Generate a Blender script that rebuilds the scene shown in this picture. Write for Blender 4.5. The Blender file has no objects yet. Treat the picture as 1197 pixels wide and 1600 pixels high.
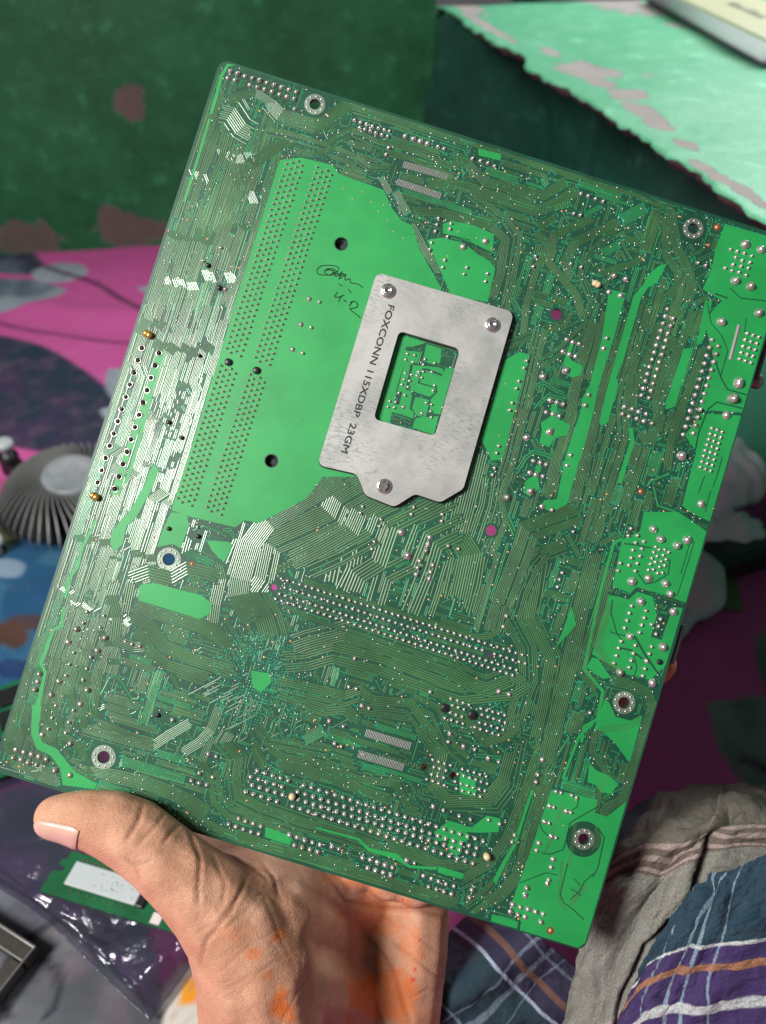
import bpy, bmesh, math, random
import numpy as np
from mathutils import Vector, Matrix
from mathutils.geometry import tessellate_polygon

random.seed(7)
rng = np.random.default_rng(7)
scene = bpy.context.scene
col = scene.collection

# ------------------------------------------------------------------ camera
CAM_H = 0.41            # height of the phone above the bed
PITCH = math.radians(40)
FPX = 1240.0            # focal length in photo pixels (photo 1197 x 1600)
camd = bpy.data.cameras.new("camera")
camd.sensor_fit = 'VERTICAL'
camd.sensor_height = 36.0
camd.sensor_width = 27.0
camd.lens = FPX / 1600 * 36.0
camd.clip_start = 0.01
camd.clip_end = 50
camd.dof.use_dof = True
camd.dof.focus_distance = 0.262
camd.dof.aperture_fstop = 10.0
cam = bpy.data.objects.new("camera", camd)
cam.location = (0, 0, CAM_H)
cam.rotation_euler = (math.pi / 2 - PITCH, 0, 0)
col.objects.link(cam)
scene.camera = cam
CAM = Vector((0, 0, CAM_H))
RT = Vector((1, 0, 0))
UP = Vector((0, math.sin(PITCH), math.cos(PITCH)))
FW = Vector((0, math.cos(PITCH), -math.sin(PITCH)))

# ------------------------------------------------------------------ light
world = bpy.data.worlds.new("World")
scene.world = world
world.use_nodes = True
bgn = world.node_tree.nodes["Background"]
bgn.inputs[0].default_value = (0.74, 0.72, 0.74, 1)
bgn.inputs[1].default_value = 0.125


def area_lamp(name, loc, aim, size, power, color):
    d = bpy.data.lights.new(name, 'AREA')
    d.shape = 'RECTANGLE'
    d.size, d.size_y = size
    d.energy = power
    d.color = color
    o = bpy.data.objects.new(name, d)
    o.location = loc
    o.rotation_euler = (Vector(aim) - Vector(loc)).to_track_quat('-Z', 'Y').to_euler()
    col.objects.link(o)
    return o


# the window on the left behind the camera, and the window above the painted ledge
area_lamp("window_lamp", (-0.58, -0.205, 0.870), (0, 0.2, 0.24), (0.22, 0.30), 16.0, (1.0, 0.97, 0.93))
area_lamp("ledge_window_lamp", (0.77, 1.27, 0.97), (0.37, 0.68, 0.25), (0.62, 0.62), 14.0, (0.93, 0.98, 1.0))

scene.view_settings.view_transform = 'Standard'
scene.view_settings.look = 'None'
scene.view_settings.exposure = 0.0
scene.view_settings.gamma = 1.0
scene.cycles.max_bounces = 4
scene.cycles.diffuse_bounces = 2
scene.cycles.glossy_bounces = 3
scene.cycles.transparent_max_bounces = 12
scene.cycles.use_denoising = True


# ------------------------------------------------------------------ helpers
def P(px, py, d):
    """world point seen at photo pixel (px, py) at camera depth d"""
    return CAM + d * (FW + (px - 598.5) / FPX * RT + (800 - py) / FPX * UP)


def on_z(px, py, z=0.0):
    r = FW + (px - 598.5) / FPX * RT + (800 - py) / FPX * UP
    t = (z - CAM_H) / r.z
    return CAM + r * t


def tag(o, label=None, cat=None, group=None, kind=None):
    if label: o['label'] = label
    if cat: o['category'] = cat
    if group: o['group'] = group
    if kind: o['kind'] = kind
    return o


def empty(name, loc=(0, 0, 0)):
    o = bpy.data.objects.new(name, None)
    o.empty_display_size = 0.02
    o.location = loc
    col.objects.link(o)
    return o


def link_mesh(name, me, material=None, parent=None, smooth=False):
    o = bpy.data.objects.new(name, me)
    col.objects.link(o)
    if material is not None:
        me.materials.append(material)
    if parent is not None:
        o.parent = parent
    if smooth:
        me.polygons.foreach_set('use_smooth', [True] * len(me.polygons))
    return o


class MB:
    """collects vertices and faces of ONE mesh"""
    def __init__(self):
        self.v = []
        self.f = []

    def add(self, verts, faces):
        b = len(self.v)
        self.v.extend([tuple(p) for p in verts])
        self.f.extend([tuple(b + i for i in f) for f in faces])

    def box(self, x0, x1, y0, y1, z0, z1):
        self.add([(x0, y0, z0), (x1, y0, z0), (x1, y1, z0), (x0, y1, z0), (x0, y0, z1), (x1, y0, z1), (x1, y1, z1), (x0, y1, z1)],
                 [(3, 2, 1, 0), (4, 5, 6, 7), (0, 1, 5, 4), (1, 2, 6, 5), (2, 3, 7, 6), (3, 0, 4, 7)])

    def lathe(self, prof, cx=0, cy=0, n=12, ox=0, oy=0):
        """prof: list of (r, z) from bottom to top, closed on the axis if r == 0"""
        rings = []
        b = len(self.v)
        for k, (r, z) in enumerate(prof):
            t = k / max(1, len(prof) - 1)
            if r <= 0:
                rings.append([len(self.v)])
                self.v.append((cx + ox * t, cy + oy * t, z))
            else:
                rings.append(list(range(len(self.v), len(self.v) + n)))
                for i in range(n):
                    a = 2 * math.pi * i / n
                    self.v.append((cx + ox * t + r * math.cos(a), cy + oy * t + r * math.sin(a), z))
        for A, B in zip(rings, rings[1:]):
            if len(A) == 1 and len(B) == 1:
                continue
            for i in range(n):
                j = (i + 1) % n
                if len(A) == 1:
                    self.f.append((A[0], B[j], B[i]))
                elif len(B) == 1:
                    self.f.append((A[i], A[j], B[0]))
                else:
                    self.f.append((A[i], A[j], B[j], B[i]))

    def build(self, name, material, parent=None, smooth=False, scale=1.0, bevel=0):
        me = bpy.data.meshes.new(name)
        v = self.v if scale == 1.0 else [(a * scale, b * scale, c * scale) for a, b, c in self.v]
        me.from_pydata(v, [], self.f)
        me.update()
        o = link_mesh(name, me, material, parent, smooth)
        if bevel:
            m = o.modifiers.new("bevel", 'BEVEL')
            m.width = bevel
            m.segments = 2
            m.limit_method = 'ANGLE'
        return o


# ------------------------------------------------------------------ materials
class NT:
    def __init__(self, name):
        self.m = bpy.data.materials.new(name)
        self.m.use_nodes = True
        self.t = self.m.node_tree
        self.b = self.t.nodes["Principled BSDF"]

    def n(self, typ, **kw):
        nd = self.t.nodes.new(typ)
        for k, v in kw.items():
            setattr(nd, k, v)
        return nd

    def put(self, sock, v):
        if hasattr(v, 'is_linked') or hasattr(v, 'links'):
            self.t.links.new(v, sock)
        else:
            sock.default_value = v

    def math(self, op, a, b=None, c=None, clamp=False):
        nd = self.n('ShaderNodeMath', operation=op)
        nd.use_clamp = clamp
        self.put(nd.inputs[0], a)
        if b is not None: self.put(nd.inputs[1], b)
        if c is not None: self.put(nd.inputs[2], c)
        return nd.outputs[0]

    def mix(self, f, a, b, blend='MIX'):
        nd = self.n('ShaderNodeMix', data_type='RGBA', blend_type=blend)
        self.put(nd.inputs[0], f)
        self.put(nd.inputs[6], c4(a))
        self.put(nd.inputs[7], c4(b))
        return nd.outputs[2]

    def noise(self, scale, detail=4, rough=0.55, vec=None, dist=0.0, out=0):
        nd = self.n('ShaderNodeTexNoise')
        nd.inputs['Scale'].default_value = scale
        nd.inputs['Detail'].default_value = detail
        nd.inputs['Roughness'].default_value = rough
        nd.inputs['Distortion'].default_value = dist
        if vec is not None: self.put(nd.inputs['Vector'], vec)
        return nd.outputs[out]

    def ramp(self, fac, stops):
        nd = self.n('ShaderNodeValToRGB')
        el = nd.color_ramp.elements
        while len(el) < len(stops):
            el.new(0.5)
        for e, (p, c) in zip(el, stops):
            e.position = p
            e.color = c4(c)
        self.put(nd.inputs[0], fac)
        return nd.outputs[0]

    def step(self, x, lo, hi):
        nd = self.n('ShaderNodeMapRange')
        nd.interpolation_type = 'SMOOTHSTEP'
        self.put(nd.inputs[0], x)
        nd.inputs[1].default_value = lo
        nd.inputs[2].default_value = hi
        return nd.outputs[0]

    def bump(self, h, strength=0.3, dist=0.001):
        nd = self.n('ShaderNodeBump')
        nd.inputs['Strength'].default_value = strength
        nd.inputs['Distance'].default_value = dist
        self.put(nd.inputs['Height'], h)
        self.t.links.new(nd.outputs[0], self.b.inputs['Normal'])

    def obj(self):
        return self.n('ShaderNodeTexCoord').outputs['Object']

    def set(self, **kw):
        for k, v in kw.items():
            k = {'base': 'Base Color', 'rough': 'Roughness', 'metal': 'Metallic', 'spec': 'Specular IOR Level', 'coat': 'Coat Weight',
                 'coat_r': 'Coat Roughness', 'sss': 'Subsurface Weight', 'alpha': 'Alpha', 'trans': 'Transmission Weight', 'sheen': 'Sheen Weight'}.get(k, k)
            self.put(self.b.inputs[k], c4(v) if k == 'Base Color' else v)
        return self.m


def c4(c):
    if isinstance(c, (tuple, list)) and len(c) == 3:
        return (c[0], c[1], c[2], 1)
    return c


def simple(name, base, rough=0.5, metal=0.0, var=0.15, nscale=60, spec=0.5, coat=0.0, bump=0.0, bscale=400, bdist=0.0005):
    t = NT(name)
    o = t.obj()
    f = t.noise(nscale, 3, vec=o)
    dark = tuple(x * (1 - var) for x in base)
    light = tuple(min(1, x * (1 + var)) for x in base)
    c = t.mix(f, dark, light)
    t.set(base=c, rough=rough, metal=metal, spec=spec, coat=coat)
    if bump:
        t.bump(t.noise(bscale, 4, vec=o), bump, bdist)
    return t.m


def world_xy(t):
    g = t.n('ShaderNodeNewGeometry')
    s = t.n('ShaderNodeSeparateXYZ')
    t.t.links.new(g.outputs['Position'], s.inputs[0])
    return s.outputs[0], s.outputs[1], s.outputs[2]


def uv_rot(t, X, Y, cx, cy, ang):
    """coordinates along / across a direction through (cx, cy)"""
    ca, sa = math.cos(ang), math.sin(ang)
    dx = t.math('SUBTRACT', X, cx)
    dy = t.math('SUBTRACT', Y, cy)
    u = t.math('ADD', t.math('MULTIPLY', dx, ca), t.math('MULTIPLY', dy, sa))
    v = t.math('SUBTRACT', t.math('MULTIPLY', dy, ca), t.math('MULTIPLY', dx, sa))
    return u, v


def leaf_mask(t, u, v, a, b, soft=0.06, power=2.0):
    """lens shape: |v| < b (1 - |u/a|^power)"""
    lim = t.math('SUBTRACT', 1.0, t.math('POWER', t.math('ABSOLUTE', t.math('DIVIDE', u, a)), power))
    d = t.math('SUBTRACT', lim, t.math('ABSOLUTE', t.math('DIVIDE', v, b)))
    return t.step(d, 0.0, soft)


def ell_mask(t, u, v, a, b, wob=None, amp=0.4, soft=0.12):
    r = t.math('ADD', t.math('POWER', t.math('DIVIDE', u, a), 2.0), t.math('POWER', t.math('DIVIDE', v, b), 2.0))
    if wob is not None:
        r = t.math('ADD', r, t.math('MULTIPLY', t.math('SUBTRACT', wob, 0.5), amp))
    return t.math('SUBTRACT', 1.0, t.step(r, 1.0 - soft, 1.0 + soft))


# ------------------------------------------------------------------ bed sheet
def bed_height(x, y):
    h = 0.0016 * np.sin(9 * x + 3.0 * np.sin(5 * y)) * np.cos(6 * y + 1.3)
    h += 0.0008 * np.sin(31 * x + 17 * y + 2 * np.sin(9 * y)) + 0.0005 * np.sin(-43 * x + 39 * y)
    h += 0.0035 * np.exp(-((y - 0.88 - 0.05 * np.sin(7 * x)) / 0.018) ** 2)      # crease along the wall
    h -= 0.0030 * np.exp(-((y - 0.84 - 0.05 * np.sin(7 * x)) / 0.02) ** 2)
    return h


def make_bed():
    nx, ny = 780, 680
    xs = np.linspace(-1.2, 1.1, nx)
    ys = np.linspace(-0.7, 1.32, ny)
    X, Y = np.meshgrid(xs, ys)
    Zh = bed_height(X, Y)
    V = np.stack([X, Y, Zh], -1).reshape(-1, 3)
    idx = np.arange(nx * ny).reshape(ny, nx)
    Fc = np.stack([idx[:-1, :-1], idx[:-1, 1:], idx[1:, 1:], idx[1:, :-1]], -1).reshape(-1, 4)
    me = bpy.data.meshes.new("bed_sheet")
    me.vertices.add(len(V)); me.vertices.foreach_set('co', V.ravel())
    me.loops.add(Fc.size); me.loops.foreach_set('vertex_index', Fc.ravel())
    me.polygons.add(len(Fc)); me.polygons.foreach_set('loop_start', np.arange(0, Fc.size, 4)); me.polygons.foreach_set('loop_total', np.full(len(Fc), 4))
    me.update()
    # the print: pink ground, grey leaves, dark stems
    wob = np.sin(23 * X + 2 * np.sin(17 * Y)) * np.sin(19 * Y + 1 + 2 * np.sin(13 * X))
    x = X + 0.003 * wob
    y = Y + 0.003 * np.sin(27 * X + 11 * Y)
    mott = 0.5 + 0.25 * np.sin(61 * X + 3 * np.sin(47 * Y)) + 0.25 * np.sin(53 * Y + 3 * np.sin(71 * X) + 2)
    C = np.empty(X.shape + (3,)); C[:] = (0.56, 0.094, 0.315)

    def sm(v, lo, hi):
        q = np.clip((v - lo) / (hi - lo), 0, 1)
        return q * q * (3 - 2 * q)

    def frame(px0, px1):
        A, B = on_z(*px0), on_z(*px1)
        cx, cy = (A.x + B.x) / 2, (A.y + B.y) / 2
        a = math.hypot(B.x - A.x, B.y - A.y) / 2
        ca, sa = (B.x - A.x) / (2 * a), (B.y - A.y) / (2 * a)
        return (x - cx) * ca + (y - cy) * sa, (y - cy) * ca - (x - cx) * sa, a

    def blend(mk, colr):
        nonlocal C
        C = C * (1 - mk[..., None]) + mk[..., None] * np.asarray(colr)

    def leaf(px0, px1, wid, col_a, col_b, pw=2.0, soft=0.06):
        u, v, a = frame(px0, px1)
        wid = wid * 1.24
        lim = 1 - np.abs(u / a) ** pw
        mk = sm(lim - np.abs(v / wid), 0, max(soft, 0.0025 / wid))
        g = sm(v / wid + (mott - 0.5) * 1.8, -0.9, 0.9)[..., None]
        vein = sm(np.abs(np.sin(420 * u - 500 * np.abs(v))), 0.85, 1.0)[..., None] * 0.25
        cc = np.asarray(col_a) * (1 - g) + np.asarray(col_b) * g
        cc = cc * (1 - vein) + vein * np.array([0.05, 0.06, 0.08])
        blend(mk, cc)

    def stem(px0, px1, bend, w, colr=(0.05, 0.015, 0.045), fade=0.85):
        u, v, a = frame(px0, px1)
        w, bend = w * 1.24, bend * 1.24
        v2 = np.abs(v - (1 - (u / a) ** 2) * bend)
        blend((1 - sm(v2, w * 0.4, w * 1.1)) * (1 - sm(np.abs(u), a * 0.93, a)) * fade, colr)

    slate, grey, pale, dk = (0.10, 0.15, 0.20), (0.28, 0.33, 0.38), (0.36, 0.42, 0.47), (0.035, 0.05, 0.075)
    leaf((-120, 468), (104, 455), 0.040, grey, slate, 2.2)
    leaf((-60, 385), (72, 428), 0.030, slate, dk)
    leaf((50, 425), (140, 425), 0.026, pale, grey, 3.0)
    stem((40, 408), (225, 492), 0.012, 0.0045)
    stem((-80, 470), (235, 535), -0.02, 0.003)
    leaf((212, 448), (330, 470), 0.02, pale, grey, 1.2)
    leaf((-200, 500), (240, 730), 0.062, (0.045, 0.032, 0.075), (0.018, 0.034, 0.058), 1.8)
    leaf((170, 575), (260, 640), 0.024, grey, pale)
    leaf((150, 640), (215, 650), 0.012, pale, grey)
    leaf((-150, 1680), (210, 1395), 0.072, (0.075, 0.085, 0.095), (0.17, 0.18, 0.195), 2.2, 0.03)
    leaf((-160, 1330), (75, 1440), 0.05, (0.08, 0.09, 0.11), (0.16, 0.18, 0.20), 2.0)
    stem((10, 1600), (95, 1440), 0.012, 0.0026, (0.02, 0.025, 0.035))
    stem((55, 1600), (60, 1500), -0.006, 0.0024, (0.02, 0.025, 0.035))
    leaf((262, 1650), (338, 1490), 0.015, (0.55, 0.50, 0.42), (0.60, 0.56, 0.50), 2.0)
    leaf((268, 1580), (330, 1520), 0.006, (0.75, 0.22, 0.01), (0.80, 0.33, 0.02), 2.0, 0.3)
    leaf((1105, 1095), (1330, 1245), 0.030, (0.14, 0.17, 0.18), (0.24, 0.28, 0.29), 1.7)
    leaf((1175, 1000), (1330, 1090), 0.032, (0.12, 0.15, 0.16), (0.2, 0.23, 0.25))
    stem((1150, 1180), (1290, 1330), 0.01, 0.003)
    leaf((620, 620), (930, 640), 0.05, grey, slate)
    leaf((560, 980), (820, 900), 0.05, slate, grey)
    at = me.color_attributes.new("print", 'FLOAT_COLOR', 'POINT')
    at.data.foreach_set('color', np.concatenate([C, np.ones(X.shape + (1,))], -1).reshape(-1))
    t = NT("printed_cotton")
    pos = t.obj()
    fine = t.noise(900, 2, vec=pos)
    ac = t.n('ShaderNodeAttribute', attribute_name="print")
    c = t.mix(t.math('MULTIPLY', t.step(t.noise(45, 3, vec=pos), 0.45, 0.75), 0.10), ac.outputs['Color'], (0.62, 0.30, 0.42))
    c = t.mix(t.math('MULTIPLY', fine, 0.14), c, (0.02, 0.01, 0.02))
    t.set(base=c, rough=0.85, spec=0.2)
    t.bump(fine, 0.15, 0.0003)
    o = link_mesh("bed_sheet", me, t.m, None, True)
    tag(o, "pink printed cotton bed sheet with grey leaves and dark stems", "bed sheet", kind='structure')


make_bed()

# ------------------------------------------------------------------ painted walls and ledge
WDIR = Vector((0.990, 0.125, 0)).normalized()
A0 = on_z(0, 396)
EDGE0 = on_z(690, 14, 0.26)
EDGE1 = on_z(1197, 341, 0.26)
EDIR = (EDGE1 - EDGE0).normalized()
CORNER = A0 + WDIR * ((EDGE0 - A0).dot(WDIR) - 0.012)


def paint_material(name, dark, light, peel_list, peel_noise, peel_col, low_peel=None, lit_tone=None):
    """oil paint on plaster; peel_list: ellipses (u, v, a, b, angle) in the object's own x / z (or x / y) plane"""
    t = NT(name)
    o = t.obj()
    s = t.n('ShaderNodeSeparateXYZ')
    t.put(s.inputs[0], o)
    X, Y = s.outputs[0], s.outputs[1]
    n1 = t.noise(7, 5, 0.6, o)
    n2 = t.noise(38, 6, 0.62, o)
    n3 = t.noise(160, 4, 0.6, o)
    wob = t.noise(42, 6, 0.72, o)
    mp = t.n('ShaderNodeMapping')
    t.put(mp.inputs[0], o)
    mp.inputs['Scale'].default_value = (60, 9, 9)
    streak = t.noise(1.0, 4, 0.6, mp.outputs[0])
    c = t.mix(t.step(t.math('ADD', t.math('MULTIPLY', n1, 0.6), t.math('MULTIPLY', n2, 0.4)), 0.32, 0.70), dark, light)
    c = t.mix(t.math('MULTIPLY', t.step(streak, 0.60, 0.80), 0.28), c, tuple(min(1, q * 1.7 + 0.02) for q in light))
    c = t.mix(t.math('MULTIPLY', t.step(n3, 0.56, 0.74), 0.35), c, tuple(q * 0.55 for q in dark))
    c = t.mix(t.math('MULTIPLY', t.step(n2, 0.56, 0.74), 0.55), c, tuple(min(1, q * 1.6 + 0.02) for q in light))
    spk = t.noise(300, 2, 0.5, o)
    c = t.mix(t.math('MULTIPLY', t.step(spk, 0.72, 0.78), 0.6), c, tuple(min(1, q * 1.5 + 0.08) for q in light))
    peel = None
    for (u0, v0, a, b, ang) in peel_list:
        u, v = uv_rot(t, X, Y, u0, v0, ang)
        mk = ell_mask(t, u, v, a, b, wob, 5.0, 0.10)
        peel = mk if peel is None else t.math('MAXIMUM', peel, mk)
    if peel is None and not low_peel:
        peel = t.step(t.noise(20, 3, 0.6, o), 0.74, 0.78)
    if low_peel:
        g = t.math('ADD', t.math('MULTIPLY', t.math('SUBTRACT', Y, low_peel), -9.0), t.math('MULTIPLY', t.math('SUBTRACT', t.noise(16, 5, 0.6, o), 0.5), 2.3))
        mk = t.step(g, 0.15, 0.25)
        peel = mk if peel is None else t.math('MAXIMUM', peel, mk)
    if lit_tone:  # paler colour along the near end, painted in place of light
        c = t.mix(t.step(t.math('ADD', X, t.math('MULTIPLY', n1, 0.05)), lit_tone[1], lit_tone[1] + 0.03), c, t.mix(n2, tuple(q * 0.8 for q in lit_tone[0]), lit_tone[0]))
    pc = t.mix(n2, tuple(q * 0.6 for q in peel_col), peel_col)
    rim = t.math('MULTIPLY', peel, t.math('SUBTRACT', 1.0, peel))
    c = t.mix(peel, c, pc)
    c = t.mix(t.math('MULTIPLY', rim, 2.2, clamp=True), c, (0.30, 0.36, 0.30))
    t.set(base=c, rough=t.mix(peel, (0.50, 0.50, 0.50), (0.95, 0.95, 0.95)), spec=0.3)
    t.bump(t.math('ADD', t.math('MULTIPLY', peel, -1.2), t.math('ADD', t.math('MULTIPLY', n2, 0.9), t.math('MULTIPLY', n3, 0.35))), 0.55, 0.003)
    return t.m


def wall_local(px, py):
    """(along wall, height) of a photo pixel on the left wall"""
    r = FW + (px - 598.5) / FPX * RT + (800 - py) / FPX * UP
    n = Vector((WDIR.y, -WDIR.x, 0))
    tt = (A0 - CAM).dot(n) / r.dot(n)
    p = CAM + r * tt
    return (p - A0).dot(WDIR), p.z


def plane_wall(name, origin, xdir, length, height, thick, material, label):
    """a plastered wall block: local x along it, local y up, front face towards local +z"""
    mb = MB()
    nx, ny = 90, 50
    V, Fc = [], []
    for j in range(ny + 1):
        for i in range(nx + 1):
            x = length[0] + (length[1] - length[0]) * i / nx
            y = -0.05 + (height + 0.05) * j / ny
            z = 0.0022 * math.sin(7.3 * x + 2.1 * math.sin(5 * y)) + 0.0014 * math.sin(23 * x - 17 * y) + 0.0008 * math.sin(61 * x + 47 * y + 1)
            V.append((x, y, z))
    for j in range(ny):
        for i in range(nx):
            a = j * (nx + 1) + i
            Fc.append((a, a + 1, a + nx + 2, a + nx + 1))
    mb.add(V, Fc)
    mb.box(length[0], length[1], -0.05, height, -thick, -0.012)
    o = mb.build(name, material, None, True)
    z = Vector((0, 0, 1))
    nrm = xdir.cross(z)
    o.matrix_world = Matrix(((xdir.x, 0, nrm.x, origin.x), (xdir.y, 0, nrm.y, origin.y), (0, 1, nrm.z, origin.z), (0, 0, 0, 1)))
    tag(o, label, "wall", kind=None)
    return o


pl = []
for (cx, cy, rx, ry, a) in [(203, 158, 27, 26, 0.3), (45, 372, 52, 27, 0), (212, 360, 62, 24, 0), (172, 335, 20, 22, 0), (-60, 372, 70, 24, 0), (330, 372, 40, 20, 0.2)]:
    u, v = wall_local(cx, cy)
    u2, _ = wall_local(cx + rx, cy)
    _, v2 = wall_local(cx, cy - ry)
    pl.append((u, v, abs(u2 - u), abs(v2 - v), a))
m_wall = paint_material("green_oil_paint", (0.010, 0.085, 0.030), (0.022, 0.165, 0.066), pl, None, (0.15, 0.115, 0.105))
cu = (CORNER - A0).dot(WDIR)
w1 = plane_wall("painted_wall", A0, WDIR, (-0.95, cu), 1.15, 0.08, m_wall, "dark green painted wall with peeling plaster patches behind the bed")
# recessed wall under the ledge, shade painted in as a darker green
REC = CORNER + Vector((-WDIR.y, WDIR.x, 0)) * 0.004
m_rec = paint_material("shade_darkened_green_paint", (0.008, 0.055, 0.036), (0.016, 0.10, 0.062), [], None, (0.15, 0.12, 0.11))
plane_wall("recess_wall", REC, WDIR, (-0.01, 1.1), 0.256, 0.03, m_rec, "green recessed wall under the ledge, shade painted in as darker green")
RB = (on_z(1183, 740) + on_z(1197, 763)) / 2
m_side = paint_material("light_graded_green_paint", (0.010, 0.070, 0.048), (0.022, 0.125, 0.085), [], None, (0.2, 0.16, 0.15), lit_tone=((0.05, 0.33, 0.20), 0.70))  # shade painted as darker green, the lit end as a pale tone
so = RB - EDIR * 0.76
plane_wall("side_wall", so, EDIR, (0.0, 1.3), 0.256, 0.03, m_side, "green side wall under the ledge right of the board, lit part painted paler")


_nt = rng.uniform(-1, 1, 4096)


def N1(x):
    """smooth value noise in one dimension"""
    i = math.floor(x)
    f = x - i
    f = f * f * (3 - 2 * f)
    return _nt[i % 4096] * (1 - f) + _nt[(i + 1) % 4096] * f


def make_ledge():
    """slab with a broken edge: local x along the edge, y inwards, top at z = 0"""
    L0, L1, D, TH = -0.02, 1.1, 0.95, 0.008
    nx, ny = 240, 40
    V, Fc = [], []

    def edge(x):
        e = 0.007 * max(0.0, N1(x * 17)) ** 1.5 + 0.0045 * N1(x * 30) + 0.0026 * N1(x * 75 + 7) + 0.0008 * N1(x * 190 + 3)
        e += 0.006 * math.exp(-((x - 0.20) / 0.02) ** 2) + 0.005 * math.exp(-((x - 0.27) / 0.03) ** 2)
        return e
    for j in range(ny + 1):
        f = (j / ny) ** 2.4
        for i in range(nx + 1):
            x = L0 + (L1 - L0) * i / nx
            e = edge(x)
            y = e * (1 - f) + f * D
            z = 0.0006 * math.sin(31 * x + 9 * y) + 0.0005 * math.sin(67 * y - 29 * x) - 0.0035 * math.exp(-(j / 1.6)) * (0.6 + 0.5 * N1(x * 130))
            V.append((x, y, z))
    for j in range(ny):
        for i in range(nx):
            a = j * (nx + 1) + i
            Fc.append((a, a + 1, a + nx + 2, a + nx + 1))
    b = len(V)
    for k in (1, 2):
        for i in range(nx + 1):
            x = L0 + (L1 - L0) * i / nx
            V.append((x, edge(x) + 0.003 * k + 0.0015 * N1(x * 200 + 30 * k), -TH * k / 2))
    for i in range(nx):
        Fc.append((i + 1, i, b + i, b + i + 1))
        Fc.append((b + i + 1, b + i, b + nx + 1 + i, b + nx + 2 + i))
    for x in (L0, L1):
        V.append((x, D, -TH))
    Fc.append(tuple([b + nx + 1 + i for i in range(nx + 1)][::-1] + [len(V) - 2, len(V) - 1]))
    mb = MB()
    mb.add(V, Fc)
    yax = Vector((-EDIR.y, EDIR.x, 0))
    pls = []
    for (cx, cy, ra, rb, a) in [(915, 108, 0.028, 0.019, 0.2), (940, 130, 0.02, 0.009, 0), (985, 150, 0.016, 0.013, -.4), (1000, 172, 0.017, 0.008, 0), (1030, 192, 0.013, 0.007, 0),
                                (955, 3, 0.085, 0.030, 0.1), (1056, 40, 0.016, 0.009, 0), (860, 82, 0.02, 0.006, 0), (760, 40, 0.08, 0.006, 0), (730, 12, 0.05, 0.012, 0), (1075, 225, 0.012, 0.006, 0),
                                (1110, 270, 0.02, 0.004, 0), (1160, 300, 0.02, 0.004, 0), (1010, 118, 0.006, 0.003, 0.5)]:
        p = on_z(cx, cy, 0.26) - EDGE0
        pls.append((p.dot(EDIR), p.dot(yax), ra * 1.24, rb * 1.24, a))
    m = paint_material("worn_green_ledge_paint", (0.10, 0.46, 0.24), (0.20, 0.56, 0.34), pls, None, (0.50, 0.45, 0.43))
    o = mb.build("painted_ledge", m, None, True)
    o.data.materials.append(simple("broken_plaster_edge", (0.085, 0.066, 0.06), 0.95, 0, 0.5, 90, bump=0.8, bscale=220, bdist=0.004))
    for i_, pg in enumerate(o.data.polygons):
        if i_ >= nx * ny: pg.material_index = 1
    o.matrix_world = Matrix(((EDIR.x, yax.x, 0, EDGE0.x), (EDIR.y, yax.y, 0, EDGE0.y), (0, 0, 1, 0.26), (0, 0, 0, 1)))
    tag(o, "bright green painted ledge with broken flaking edge at upper right", "ledge")


make_ledge()


# ------------------------------------------------------------------ book on the ledge
def text_mesh(name, body, size, material, parent, mat4, extrude=0.0, align='CENTER', shear=0.0, xs=1.0, weight=0.0):
    cu_ = bpy.data.curves.new(name, 'FONT')
    cu_.body = body
    cu_.size = size
    cu_.align_x = align
    cu_.align_y = 'CENTER'
    cu_.extrude = extrude
    cu_.offset = weight
    cu_.shear = shear
    cu_.resolution_u = 3
    tmp = bpy.data.objects.new(name + "_tmp", cu_)
    col.objects.link(tmp)
    dg = bpy.context.evaluated_depsgraph_get()
    me = bpy.data.meshes.new_from_object(tmp.evaluated_get(dg))
    bpy.data.objects.remove(tmp)
    me.transform(Matrix.Diagonal((xs, 1, 1, 1)))
    me.materials.clear()
    o = link_mesh(name, me, material, parent)
    o.matrix_local = mat4
    return o


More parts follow.
